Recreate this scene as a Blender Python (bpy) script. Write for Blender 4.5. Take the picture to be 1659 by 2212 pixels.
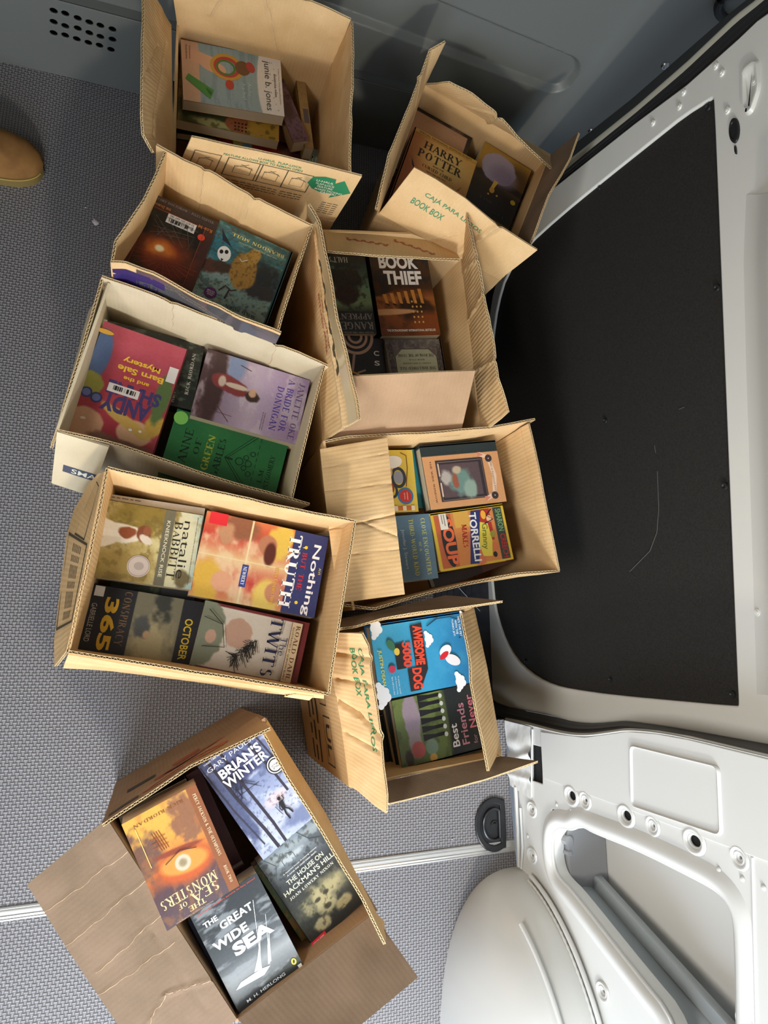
import bpy, bmesh, math, random
import numpy as np
from mathutils import Vector, Matrix
random.seed(7)
for o in list(bpy.data.objects): bpy.data.objects.remove(o)
C = bpy.context.scene.collection
# ------------------------------------------------------------------ camera
PW, PH, FOC = 1659., 2212., 1500.
CX, CY, CH = 829.5, 1106., 1.5
_d = np.array([300-CX, 1400-CY, FOC]); _d /= np.linalg.norm(_d)
_x = np.array([4600-CX, 1340-CY, FOC]); _x -= _x.dot(_d)*_d; _x /= np.linalg.norm(_x)
_z = -_d; _y = np.cross(_z, _x)
RW = np.array([_x, _y, _z])                      # world axes seen from the camera
cam = bpy.data.cameras.new('camera'); co = bpy.data.objects.new('camera', cam); C.objects.link(co)
cam.sensor_fit = 'VERTICAL'; cam.sensor_height = 24; cam.sensor_width = 24
cam.lens = 24*FOC/PH; cam.clip_start = .02
M = Matrix.Identity(4)
for i in range(3):
    M[i][0] = RW[i][0]; M[i][1] = -RW[i][1]; M[i][2] = -RW[i][2]
M[2][3] = CH
co.matrix_world = M
bpy.context.scene.camera = co
# ------------------------------------------------------------------ light
sc = bpy.context.scene
sc.view_settings.view_transform = 'Standard'; sc.view_settings.look = 'None'
sc.view_settings.exposure = -0.18; sc.view_settings.gamma = 1; sc.view_settings.use_curve_mapping = False
wd = bpy.data.worlds.new('sky'); sc.world = wd; wd.use_nodes = True
wd.node_tree.nodes['Background'].inputs[0].default_value = (.70, .82, 1.0, 1)
wd.node_tree.nodes['Background'].inputs[1].default_value = .3
def area(name, loc, target, size, power, col, size_y=None, spread=180):
    l = bpy.data.lights.new(name, 'AREA'); l.energy = power; l.color = col; l.spread = math.radians(spread)
    if size_y: l.shape = 'RECTANGLE'; l.size = size; l.size_y = size_y
    else: l.shape = 'DISK'; l.size = size
    o = bpy.data.objects.new(name, l); C.objects.link(o); o.location = loc
    o.rotation_euler = (Vector(target)-Vector(loc)).to_track_quat('-Z', 'Y').to_euler(); return o
area('cargo_lamp', (.20, -2.2, 1.62), (.3, .45, 0), .15, 36, (1.0, .88, .70))
area('rear_daylight', (.05, -1.9, 1.1), (.3, -.6, 0), 1.5, 34, (.76, .87, 1.0), 1.2, 110)
area('side_fill', (-.93, -.35, 1.5), (.95, -.1, .25), .8, 17, (1.0, .96, .90), .7, 110)  # added soft fill from the left, where the wall has no opening
# ------------------------------------------------------------------ maths helpers
def ray(px, py): return RW @ np.array([px-CX, py-CY, FOC])
def PZ(px, py, z=0.):
    r = ray(px, py); return Vector(np.array([0, 0, CH]) + (z-CH)/r[2]*r)
def PX(px, py, X=.83):
    r = ray(px, py); return Vector(np.array([0, 0, CH]) + X/r[0]*r)
def PY(px, py, Y=1.285):
    r = ray(px, py); return Vector(np.array([0, 0, CH]) + Y/r[1]*r)
def srgb(c):
    c = np.asarray(c, float)/255.
    return np.where(c <= .04045, c/12.92, ((c+.055)/1.055)**2.4)
def hashn(ix, iy, seed):
    n = (ix*374761393 + iy*668265263 + seed*1442695041) & 0xffffffff
    n = ((n ^ (n >> 13))*1274126177) & 0xffffffff
    return ((n ^ (n >> 16)) & 0xffff)/65535.
def vnoise(x, y, seed=0):
    x = np.asarray(x, float); y = np.asarray(y, float)
    ix = np.floor(x).astype(np.int64); iy = np.floor(y).astype(np.int64); fx = x-ix; fy = y-iy
    fx = fx*fx*(3-2*fx); fy = fy*fy*(3-2*fy)
    a = hashn(ix, iy, seed); b = hashn(ix+1, iy, seed); c = hashn(ix, iy+1, seed); d = hashn(ix+1, iy+1, seed)
    return (a*(1-fx)+b*fx)*(1-fy)+(c*(1-fx)+d*fx)*fy
def fbm(x, y, seed=0, o=4):
    s = 0; a = .5; t = 0
    for k in range(o):
        s = s+a*vnoise(np.asarray(x)*2**k, np.asarray(y)*2**k, seed+k*17); t += a; a *= .55
    return s/t
# ------------------------------------------------------------------ materials
def mat(name, col, rough=.6, metal=0., spec=.5, coat=0.):
    m = bpy.data.materials.new(name); m.use_nodes = True
    b = m.node_tree.nodes['Principled BSDF']
    b.inputs['Base Color'].default_value = (*srgb(col), 1); b.inputs['Roughness'].default_value = rough
    b.inputs['Metallic'].default_value = metal; b.inputs['Specular IOR Level'].default_value = spec
    b.inputs['Coat Weight'].default_value = coat
    return m
def nodes(m): return m.node_tree.nodes, m.node_tree.links, m.node_tree.nodes['Principled BSDF']
def noisy(m, c0, c1, scale, detail=4, bump=0., bscale=None, coord='Object', dist=.002):
    n, l, b = nodes(m)
    tc = n.new('ShaderNodeTexCoord'); no = n.new('ShaderNodeTexNoise'); no.inputs['Scale'].default_value = scale; no.inputs['Detail'].default_value = detail
    l.new(tc.outputs[coord], no.inputs['Vector'])
    r = n.new('ShaderNodeValToRGB'); r.color_ramp.elements[0].position = .3; r.color_ramp.elements[1].position = .7
    r.color_ramp.elements[0].color = (*srgb(c0), 1); r.color_ramp.elements[1].color = (*srgb(c1), 1)
    l.new(no.outputs['Fac'], r.inputs['Fac']); l.new(r.outputs['Color'], b.inputs['Base Color'])
    if bump:
        n2 = n.new('ShaderNodeTexNoise'); n2.inputs['Scale'].default_value = bscale or scale*4; n2.inputs['Detail'].default_value = 3
        l.new(tc.outputs[coord], n2.inputs['Vector'])
        bp = n.new('ShaderNodeBump'); bp.inputs['Strength'].default_value = bump; bp.inputs['Distance'].default_value = dist
        l.new(n2.outputs['Fac'], bp.inputs['Height']); l.new(bp.outputs['Normal'], b.inputs['Normal'])
    return m
def kraft(name, c0, c1, ribs):
    m = mat(name, c0, .72, 0, .25); n, l, b = nodes(m)
    tc = n.new('ShaderNodeTexCoord')
    no = n.new('ShaderNodeTexNoise'); no.inputs['Scale'].default_value = 14; no.inputs['Detail'].default_value = 6
    l.new(tc.outputs['Object'], no.inputs['Vector'])
    fi = n.new('ShaderNodeTexNoise'); fi.inputs['Scale'].default_value = 420; fi.inputs['Detail'].default_value = 2
    l.new(tc.outputs['Object'], fi.inputs['Vector'])
    mx = n.new('ShaderNodeMath'); mx.operation = 'MULTIPLY_ADD'; mx.inputs[1].default_value = .35
    l.new(fi.outputs['Fac'], mx.inputs[0]); l.new(no.outputs['Fac'], mx.inputs[2])
    r = n.new('ShaderNodeValToRGB'); r.color_ramp.elements[0].position = .45; r.color_ramp.elements[1].position = .85
    r.color_ramp.elements[0].color = (*srgb(c0), 1); r.color_ramp.elements[1].color = (*srgb(c1), 1)
    l.new(mx.outputs[0], r.inputs['Fac']); l.new(r.outputs['Color'], b.inputs['Base Color'])
    uv = n.new('ShaderNodeUVMap'); uv.uv_map = 'UVMap'
    w = n.new('ShaderNodeTexWave'); w.bands_direction = 'X'; w.inputs['Scale'].default_value = 42.0
    w.inputs['Distortion'].default_value = .6; w.inputs['Detail'].default_value = 1
    l.new(uv.outputs['UV'], w.inputs['Vector'])
    ad = n.new('ShaderNodeMath'); ad.operation = 'MULTIPLY_ADD'; ad.inputs[1].default_value = .5
    l.new(no.outputs['Fac'], ad.inputs[0]); l.new(w.outputs['Fac'], ad.inputs[2])
    bp = n.new('ShaderNodeBump'); bp.inputs['Strength'].default_value = ribs; bp.inputs['Distance'].default_value = .0012
    l.new(ad.outputs[0], bp.inputs['Height']); l.new(bp.outputs['Normal'], b.inputs['Normal'])
    return m
K_PLAIN = kraft('kraft_cardboard', (206, 170, 120), (222, 188, 140), .16)
K_RIB = kraft('ribbed_kraft_cardboard', (188, 152, 104), (208, 172, 124), .5)
K_WHITE = kraft('cream_faced_cardboard', (196, 182, 152), (210, 196, 168), .08)
K_DULL = kraft('brown_kraft_cardboard', (116, 97, 78), (132, 110, 90), .06)
K_MID = kraft('tan_brown_kraft_cardboard', (164, 132, 102), (180, 148, 116), .1)
K_SCUFF = mat('scuffed_kraft', (186, 160, 128), .8, 0, .2)
K_CUT = mat('cut_cardboard_edge', (226, 200, 156), .8, 0, .2)
K_CORE = mat('flute_gap_shade', (60, 42, 26), .9, 0, .1)
INK_G = mat('green_print_ink', (40, 128, 84), .6)
INK_K = mat('dark_print_ink', (74, 66, 48), .7)
INK_W = mat('white_print_ink', (225, 225, 205), .6)
INK_R = mat('red_print_ink', (176, 92, 60), .7)
INK_B = mat('blue_grey_print_ink', (70, 74, 92), .6)
TAPE = mat('clear_packing_tape', (200, 180, 140), .12, 0, .6, .6)
TAPE_G = mat('glossy_grey_film', (84, 82, 86), .12, 0, .7, .8)
PURPLE = mat('purple_plastic_film', (54, 42, 98), .3)
BLUEP = mat('blue_plastic_film', (60, 110, 170), .35)
PAGES = mat('page_edges', (214, 200, 172), .85, 0, .2)
n_, l_, b_ = nodes(PAGES)
tc_ = n_.new('ShaderNodeTexCoord'); w_ = n_.new('ShaderNodeTexWave'); w_.bands_direction = 'Z'; w_.inputs['Scale'].default_value = 300; w_.inputs['Distortion'].default_value = 1.
l_.new(tc_.outputs['Object'], w_.inputs['Vector'])
r_ = n_.new('ShaderNodeValToRGB'); r_.color_ramp.elements[0].color = (*srgb((176, 160, 132)), 1); r_.color_ramp.elements[1].color = (*srgb((226, 214, 188)), 1)
l_.new(w_.outputs['Fac'], r_.inputs['Fac']); l_.new(r_.outputs['Color'], b_.inputs['Base Color'])
COVER = mat('printed_cover', (128, 128, 128), .42, 0, .45, .08)
n_, l_, b_ = nodes(COVER)
a_ = n_.new('ShaderNodeVertexColor'); a_.layer_name = 'Col'; l_.new(a_.outputs['Color'], b_.inputs['Base Color'])
# ------------------------------------------------------------------ mesh collector
class MB:
    def __init__(s): s.v = []; s.f = []; s.m = []; s.uv = []; s.c = []
    def add(s, vs, fs, mi=0, uvs=None, cols=None):
        o = len(s.v); s.v += [tuple(p) for p in vs]; s.f += [tuple(i+o for i in f) for f in fs]
        s.m += [mi]*len(fs); s.uv += list(uvs) if uvs is not None else [(0., 0.)]*len(vs)
        if cols is not None: s.c += list(cols)
    def box(s, x0, y0, z0, x1, y1, z1, mi=0, cols=None):
        vs = [(x0, y0, z0), (x1, y0, z0), (x1, y1, z0), (x0, y1, z0), (x0, y0, z1), (x1, y0, z1), (x1, y1, z1), (x0, y1, z1)]
        s.add(vs, [(0, 3, 2, 1), (4, 5, 6, 7), (0, 1, 5, 4), (1, 2, 6, 5), (2, 3, 7, 6), (3, 0, 4, 7)], mi, cols=[cols]*8 if cols is not None else None)
    def tube(s, pts, r, mi=0, n=10, closed=False):
        pts = [Vector(p) for p in pts]; N = len(pts); vs = []; fs = []
        for i, p in enumerate(pts):
            a = pts[(i-1) % N] if (closed or i) else p; b = pts[(i+1) % N] if (closed or i < N-1) else p
            t = (b-a).normalized(); u = t.cross(Vector((0, 0, 1)));
            if u.length < .1: u = t.cross(Vector((0, 1, 0)))
            u.normalize(); w = t.cross(u); rr = r[i] if isinstance(r, (list, tuple)) else r
            for k in range(n):
                an = 2*math.pi*k/n; vs.append(p+u*rr*math.cos(an)+w*rr*math.sin(an))
        for i in range(N if closed else N-1):
            j = (i+1) % N
            for k in range(n): fs.append((i*n+k, i*n+(k+1) % n, j*n+(k+1) % n, j*n+k))
        if not closed: fs += [tuple(range(n))[::-1], tuple((N-1)*n+k for k in range(n))]
        s.add(vs, fs, mi)
    def build(s, name, mats, parent=None, smooth=True, angle=35, loc=None):
        me = bpy.data.meshes.new(name); me.from_pydata(s.v, [], s.f)
        for m in (mats if isinstance(mats, (list, tuple)) else [mats]): me.materials.append(m)
        me.polygons.foreach_set('material_index', s.m)
        uvl = me.uv_layers.new(name='UVMap'); li = np.empty(len(me.loops), int); me.loops.foreach_get('vertex_index', li)
        uvl.data.foreach_set('uv', np.asarray(s.uv, float)[li].ravel())
        if s.c:
            at = me.color_attributes.new('Col', 'FLOAT_COLOR', 'POINT')
            cc = np.ones((len(s.v), 4)); cc[:, :3] = np.asarray(s.c); at.data.foreach_set('color', cc.ravel())
        if smooth:
            me.polygons.foreach_set('use_smooth', [True]*len(me.polygons)); me.set_sharp_from_angle(angle=math.radians(angle))
        me.update(); o = bpy.data.objects.new(name, me); C.objects.link(o)
        if parent is not None: o.parent = parent
        if loc is not None: o.location = loc
        return o
def tag(o, label=None, cat=None, group=None, kind=None):
    if label: o['label'] = label
    if cat: o['category'] = cat
    if group: o['group'] = group
    if kind: o['kind'] = kind
    return o
def empty(name, loc, rz=0):
    o = bpy.data.objects.new(name, None); C.objects.link(o); o.location = loc; o.rotation_euler = (0, 0, rz); o.empty_display_size = .05; return o
def struct(o): o['kind'] = 'structure'; return o
def plate(outer, holes, thick, bevel, fn, res=2):
    """a filled outline with real holes; fn maps (a, b, c) to the world"""
    cu = bpy.data.curves.new('outline', 'CURVE'); cu.dimensions = '2D'; cu.fill_mode = 'BOTH'
    cu.extrude = max(thick/2-bevel, 0); cu.bevel_depth = bevel; cu.bevel_resolution = res
    for pl in [outer]+holes:
        sp = cu.splines.new('POLY'); sp.points.add(len(pl)-1); sp.use_cyclic_u = True
        for i, p in enumerate(pl): sp.points[i].co = (p[0], p[1], 0, 1)
    o = bpy.data.objects.new('outline', cu); C.objects.link(o)
    bpy.context.view_layer.update()
    me = bpy.data.meshes.new_from_object(o.evaluated_get(bpy.context.evaluated_depsgraph_get()))
    vs = [fn(*v.co) for v in me.vertices]; fs = [tuple(p.vertices) for p in me.polygons]
    bpy.data.objects.remove(o); bpy.data.curves.remove(cu); bpy.data.meshes.remove(me)
    return vs, fs
def ell(cx, cy, rx, ry, n=24, rot=0):
    c, s = math.cos(rot), math.sin(rot)
    return [(cx+rx*math.cos(a)*c-ry*math.sin(a)*s, cy+rx*math.cos(a)*s+ry*math.sin(a)*c) for a in [2*math.pi*k/n for k in range(n)]]
def smooth_poly(pts, it=2, closed=True):
    for _ in range(it):
        q = []; n = len(pts)
        for i in range(n if closed else n-1):
            a = pts[i]; b = pts[(i+1) % n]
            q.append(tuple(.75*x+.25*y for x, y in zip(a, b))); q.append(tuple(.25*x+.75*y for x, y in zip(a, b)))
        pts = q if closed else [pts[0]]+q[1:-1]+[pts[-1]]
    return pts
# ------------------------------------------------------------------ lettering
_tc = {}
def sans(s, bold=0.):
    k = (s, bold)
    if k in _tc: return _tc[k]
    cu = bpy.data.curves.new('t', 'FONT'); cu.body = s; cu.size = 1; cu.resolution_u = 3; cu.offset = bold*.5; cu.fill_mode = 'FRONT'
    o = bpy.data.objects.new('t', cu); C.objects.link(o); bpy.context.view_layer.update()
    me = bpy.data.meshes.new_from_object(o.evaluated_get(bpy.context.evaluated_depsgraph_get()))
    v = np.array([(a.co.x, a.co.y) for a in me.vertices]).reshape(-1, 2); f = [tuple(p.vertices) for p in me.polygons]
    bpy.data.objects.remove(o); bpy.data.curves.remove(cu); bpy.data.meshes.remove(me)
    _tc[k] = (v, f); return _tc[k]
# serif capitals drawn as pen strokes: L x0 y0 x1 y1 weight(0 thin,1 thick) serifs(1 start,2 end) ; A cx cy rx ry a0 a1
GL = {
'A': (.78, 'L.1 0 .4 1 0 1;L.4 1 .7 0 1 2;L.2 .35 .6 .35 0 0'), 'B': (.66, 'L.14 0 .14 1 1 3;A.3 .76 .28 .24 -90 90;A.3 .27 .32 .27 -90 90;L.14 1 .3 1 0 0;L.14 .52 .3 .52 0 0;L.14 0 .3 0 0 0'),
'C': (.76, 'A.42 .5 .34 .5 50 310'), 'D': (.8, 'L.14 0 .14 1 1 3;A.3 .5 .42 .5 -90 90;L.14 1 .3 1 0 0;L.14 0 .3 0 0 0'),
'E': (.62, 'L.14 0 .14 1 1 3;L.14 1 .56 1 0 0;L.14 .52 .46 .52 0 0;L.14 0 .58 0 0 0;L.56 1 .56 .84 0 0;L.58 0 .58 .18 0 0'),
'F': (.58, 'L.14 0 .14 1 1 3;L.14 1 .54 1 0 0;L.14 .5 .44 .5 0 0;L.54 1 .54 .82 0 0'), 'G': (.8, 'A.42 .5 .34 .5 50 320;L.68 .05 .68 .42 1 2'),
'H': (.82, 'L.14 0 .14 1 1 3;L.68 0 .68 1 1 3;L.14 .52 .68 .52 0 0'), 'I': (.32, 'L.16 0 .16 1 1 3'), 'J': (.46, 'L.3 .2 .3 1 1 2;A.14 .2 .16 .2 180 360'),
'K': (.76, 'L.14 0 .14 1 1 3;L.14 .4 .6 1 0 2;L.28 .55 .68 0 1 2'), 'L': (.6, 'L.14 0 .14 1 1 3;L.14 0 .56 0 0 0;L.56 0 .56 .2 0 0'),
'M': (.98, 'L.14 0 .14 1 0 3;L.14 1 .48 .1 1 0;L.48 .1 .82 1 0 0;L.82 0 .82 1 1 3'), 'N': (.84, 'L.14 0 .14 1 0 3;L.14 1 .7 0 1 0;L.7 0 .7 1 0 2'),
'O': (.84, 'A.42 .5 .34 .5 0 360'), 'P': (.62, 'L.14 0 .14 1 1 3;A.28 .73 .3 .27 -90 90;L.14 1 .28 1 0 0;L.14 .46 .28 .46 0 0'),
'Q': (.84, 'A.42 .5 .34 .5 0 360;L.44 .2 .74 -.18 1 0'), 'R': (.72, 'L.14 0 .14 1 1 3;A.28 .75 .28 .25 -90 90;L.14 1 .28 1 0 0;L.14 .5 .28 .5 0 0;L.32 .5 .66 0 1 2'),
'S': (.6, 'A.3 .75 .2 .25 40 270;A.3 .26 .23 .26 -140 90'), 'T': (.72, 'L.36 0 .36 1 1 1;L.06 1 .66 1 0 0;L.06 1 .06 .82 0 0;L.66 1 .66 .82 0 0'),
'U': (.8, 'L.14 .3 .14 1 1 2;A.4 .3 .26 .3 180 360;L.66 .3 .66 1 0 2'), 'V': (.76, 'L.08 1 .38 0 1 1;L.38 0 .68 1 0 2'),
'W': (1.08, 'L.08 1 .32 0 1 1;L.32 0 .54 1 0 0;L.54 1 .76 0 1 0;L.76 0 1 1 0 2'), 'X': (.76, 'L.1 1 .66 0 1 3;L.1 0 .66 1 0 3'),
'Y': (.74, 'L.06 1 .36 .45 1 1;L.36 .45 .66 1 0 2;L.36 0 .36 .45 1 1'), 'Z': (.66, 'L.08 1 .58 1 0 0;L.58 1 .08 0 1 0;L.08 0 .6 0 0 0'),
' ': (.36, ''), "'": (.22, 'L.1 1 .1 .75 1 0'), '.': (.24, 'L.1 0 .1 .12 1 0'), '-': (.42, 'L.06 .45 .36 .45 0 0'), '&': (.8, 'A.32 .76 .18 .24 0 360;A.3 .27 .24 .27 60 360;L.2 .6 .74 0 1 0')}
def serif(s, bold=0.):
    k = ('serif', s, bold)
    if k in _tc: return _tc[k]
    TK, TN = .15+bold, .06+bold*.6; vs = []; fs = []; ox = 0
    def quad(a, b, c, d):
        n = len(vs); vs.extend([a, b, c, d]); fs.append((n, n+1, n+2, n+3))
    for ch in s:
        sc_ = 1.
        if ch.islower(): sc_ = .76; ch = ch.upper()
        wd_, spec = GL.get(ch, GL[' '])
        for st in spec.split(';'):
            if not st: continue
            q = [float(t) for t in st[1:].split()]
            if st[0] == 'L':
                x0, y0, x1, y1, t, fl = q; t = TK if t else TN; L = math.hypot(x1-x0, y1-y0) or 1; nx, ny = -(y1-y0)/L*t/2, (x1-x0)/L*t/2
                quad(*[(ox+x*sc_, y*sc_) for x, y in ((x0-nx, y0-ny), (x1-nx, y1-ny), (x1+nx, y1+ny), (x0+nx, y0+ny))])
                for b, (x, y) in ((1, (x0, y0)), (2, (x1, y1))):
                    if int(fl) & b:
                        w = t/2+.09; yy = y+(.025 if y < .5 else -.025)
                        quad(*[(ox+a*sc_, c*sc_) for a, c in ((x-w, yy-.028), (x+w, yy-.028), (x+w, yy+.028), (x-w, yy+.028))])
            else:
                cx, cy, rx, ry, a0, a1 = q; N = max(6, int(abs(a1-a0)/14)); pr = None
                for i in range(N+1):
                    a = math.radians(a0+(a1-a0)*i/N); t = TN+(TK-TN)*abs(math.cos(a))**1.3
                    o_ = (ox+(cx+rx*math.cos(a))*sc_, (cy+ry*math.sin(a))*sc_); i_ = (ox+(cx+(rx-t)*math.cos(a))*sc_, (cy+(ry-t*.85)*math.sin(a))*sc_)
                    if pr: quad(pr[0], o_, i_, pr[1])
                    pr = (o_, i_)
        ox += (wd_+.07)*sc_
    _tc[k] = (np.array(vs).reshape(-1, 2), fs); return _tc[k]
def tiny_print(n=5, seed=0):
    """illegibly small lettering: a row of word-long strokes"""
    r = random.Random(seed); vs = []; fs = []; x = 0
    for _ in range(n):
        w = .4+.8*r.random(); k = len(vs); vs += [(x, 0), (x+w, 0), (x+w, .16), (x, .16)]; fs.append((k, k+1, k+2, k+3)); x += w+.22
    return np.array(vs), fs
def text_shape(s, font='sans', bold=0.):
    """returns vertices scaled so the inked box is 1 x 1, centred, and the faces"""
    if s.startswith('#'): v, f = tiny_print(int(s[1:]), len(s)+int(s[1:]))
    else: v, f = (serif if font == 'serif' else sans)(s, bold)
    lo = v.min(0); hi = v.max(0); return (v-(lo+hi)/2)/(hi-lo), f
# ------------------------------------------------------------------ cardboard
def poly_at(pts, t):
    """sample polylines (n,3) at t in 0..1 by arc length"""
    P = np.array([tuple(p) for p in pts], float); d = np.r_[0, np.cumsum(np.linalg.norm(np.diff(P, axis=0), axis=1))]; d /= d[-1]
    return np.stack([np.interp(t, d, P[:, k]) for k in range(3)], -1)
def panel(mb, A, B, th=.0042, nu=56, nv=14, wav=.0015, seed=0, edges='', creases=(), prints=(), bow=0., mi=0, ci=1, ki=2, flip=False):
    """curved corrugated sheet from fold line A to free line B; 'edges' names cut sides: b (free), s (u=0), e (u=1), a (fold)"""
    t = np.linspace(0, 1, nu+1); PA = poly_at(A, t); PB = poly_at(B, t); v = np.linspace(0, 1, nv+1)
    G = PA[None]*(1-v[:, None, None])+PB[None]*v[:, None, None]              # nv+1, nu+1, 3
    def normals(G):
        du = np.gradient(G, axis=1); dv = np.gradient(G, axis=0); n = np.cross(du, dv); return n/np.maximum(np.linalg.norm(n, axis=-1, keepdims=True), 1e-9)
    N = normals(G)
    if flip: N = -N
    L = np.linalg.norm(PB[-1]-PB[0]); H = np.linalg.norm(PB.mean(0)-PA.mean(0))
    U, V = np.meshgrid(t, v)
    d = (fbm(U*L*14, V*H*14, seed, 3)-.5)*2*wav*np.minimum(1, V*5) + bow*np.sin(math.pi*U)*np.sin(math.pi*np.minimum(V, 1)*.9)
    for (u0, v0, u1, v1, am, wd_) in creases:
        x, y = U*L, V*H; ax, ay, bx, by = u0*L, v0*H, u1*L, v1*H; q = (bx-ax)**2+(by-ay)**2
        s = np.clip(((x-ax)*(bx-ax)+(y-ay)*(by-ay))/q, 0, 1); jit = (fbm(s*7, s*0, seed+5, 2)-.5)*.007
        D = np.hypot(x-(ax+s*(bx-ax)), y-(ay+s*(by-ay))+jit); d = d+am*np.maximum(0, 1-D/wd_)
    G = G+N*d[..., None]; N = normals(G)
    if flip: N = -N
    top = (G+N*th/2).reshape(-1, 3); bot = (G-N*th/2).reshape(-1, 3); W = nu+1; uv = np.stack([U*L, V*H], -1).reshape(-1, 2)
    f = [(j*W+i, j*W+i+1, (j+1)*W+i+1, (j+1)*W+i) for j in range(nv) for i in range(nu)]
    fr = [q[::-1] for q in f]
    if flip: f, fr = fr, f
    mb.add(top, f, mi, uv); mb.add(bot, fr, mi, uv)
    scf = []
    def edge(E, I, Nn):
        """E edge points, I inward unit, Nn normal"""
        n = len(E); h = th/2; l = .0007; dp = .0035
        rings = [E+Nn*h, E+Nn*(h-l), E+I*dp+Nn*(h-l), E+I*dp-Nn*(h-l), E-Nn*(h-l), E-Nn*h]
        vs = np.concatenate(rings)
        for k, m_ in ((0, ci), (1, ci), (2, ki), (3, ci), (4, ci)):
            mb.add(np.concatenate([rings[k], rings[k+1]]), [(i, i+1, n+i+1, n+i) for i in range(n-1)], m_)
        seg = np.linalg.norm(np.diff(E, axis=0), axis=1); s = np.r_[0, np.cumsum(seg)]; cnt = int(s[-1]/.0019); ss = np.linspace(0, s[-1], cnt+1)
        it = lambda Q: np.stack([np.interp(ss, s, Q[:, k]) for k in range(3)], -1)
        Es, Is, Ns = it(E), it(I), it(Nn); ph = np.array([0, 1, 0, -1]*(cnt//4+1))[:cnt+1]*(h-l)
        o1 = Es+Ns*ph[:, None]+Is*.0002; o2 = o1+Is*dp*.95; o3 = o1+Ns*.0004
        mb.add(np.concatenate([o1, o2]), [(i, i+1, cnt+2+i, cnt+1+i) for i in range(cnt)], ci)
        tt = .0003; a_ = o1+Ns*tt; b_ = o1-Ns*tt; mb.add(np.concatenate([a_, b_]), [(i, i+1, cnt+2+i, cnt+1+i) for i in range(cnt)], ci)
    def inward(Ed, In):
        I = In-Ed; return I/np.maximum(np.linalg.norm(I, axis=1, keepdims=True), 1e-9)
    sides = {'a': (G[0], G[1], N[0]), 'b': (G[-1], G[-2], N[-1]), 's': (G[:, 0], G[:, 1], N[:, 0]), 'e': (G[:, -1], G[:, -2], N[:, -1])}
    for k, (E, In, Nn) in sides.items():
        if k in edges: edge(E, inward(E, In), Nn)
        else:
            n = len(E); mb.add(np.concatenate([E+Nn*th/2, E-Nn*th/2]), [(i, i+1, n+i+1, n+i) for i in range(n-1)], mi)
    # printing that follows the sheet
    for (u0, v0, u1, v1, am, wd_) in creases:      # the paper is scuffed pale along a fold
        if am <= 0: continue
        s = np.linspace(0, 1, 40); jit = (fbm(s*7, s*0, seed+5, 2)-.5)*.007; uu = (u0+s*(u1-u0)); vv = (v0+s*(v1-v0))-0*jit
        for side in (1, -1):
            w2 = .0005*(.2+fbm(s*30, s*0+side, seed, 2)); du_ = np.array([u1-u0, v1-v0])*np.array([L, H]); du_ = du_/(np.linalg.norm(du_)+1e-9)
            du2 = np.array([-du_[1], du_[0]]); cu_ = uu*L+du2[0]*(-jit); cv_ = vv*H+du2[1]*(-jit)
            scf.append((np.r_[cu_-du2[0]*w2, cu_+du2[0]*w2]/L, np.r_[cv_-du2[1]*w2, cv_+du2[1]*w2]/H, side))
    def onsheet(u, v_, side, lift):
        u = np.clip(u, 0, 1)*nu; v_ = np.clip(v_, 0, 1)*nv; i = np.minimum(u.astype(int), nu-1); j = np.minimum(v_.astype(int), nv-1); a = (u-i)[:, None]; b = (v_-j)[:, None]
        f_ = lambda Q: (Q[j, i]*(1-a)+Q[j, i+1]*a)*(1-b)+(Q[j+1, i]*(1-a)+Q[j+1, i+1]*a)*b
        return f_(G)+f_(N)*side*(th/2+lift)
    for (u_, v__, side) in scf: mb.add(onsheet(u_, v__, side, .0003), [(i, i+1, 41+i, 40+i) for i in range(39)], 12)
    for pr in prints:
        kind = pr[0]
        if kind == 'text':
            _, s, u, v_, w, h, rot, side, m_ = pr[:9]; X, F = text_shape(s, pr[9] if len(pr) > 9 else 'sans', .02)
            x = X[:, 0]*w; y = X[:, 1]*h
        else:
            _, pts, u, v_, w, h, rot, side, m_ = pr[:9]; X = np.array(pts, float); F = pr[9] if len(pr) > 9 else [tuple(range(len(pts)))]
            x = X[:, 0]*w; y = X[:, 1]*h
        if side < 0: x = -x
        c, s_ = math.cos(math.radians(rot)), math.sin(math.radians(rot))
        xx = x*c-y*s_; yy = x*s_+y*c
        mb.add(onsheet(u+xx/L, v_+yy/H, side, .0006 if len(pr) < 11 else pr[10]), F, m_)
    return G, N
def frame_pts(w=1., h=1., t=.06):
    """outline rectangle as faces"""
    o = [(-w/2, -h/2), (w/2, -h/2), (w/2, h/2), (-w/2, h/2)]; i = [(-w/2+t, -h/2+t), (w/2-t, -h/2+t), (w/2-t, h/2-t), (-w/2+t, h/2-t)]
    return o+i, [(k, (k+1) % 4, 4+(k+1) % 4, 4+k) for k in range(4)]
KM = lambda base: [base, K_CUT, K_CORE, INK_G, INK_K, INK_W, INK_R, INK_B, TAPE, TAPE_G, PURPLE, BLUEP, K_SCUFF]
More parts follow.
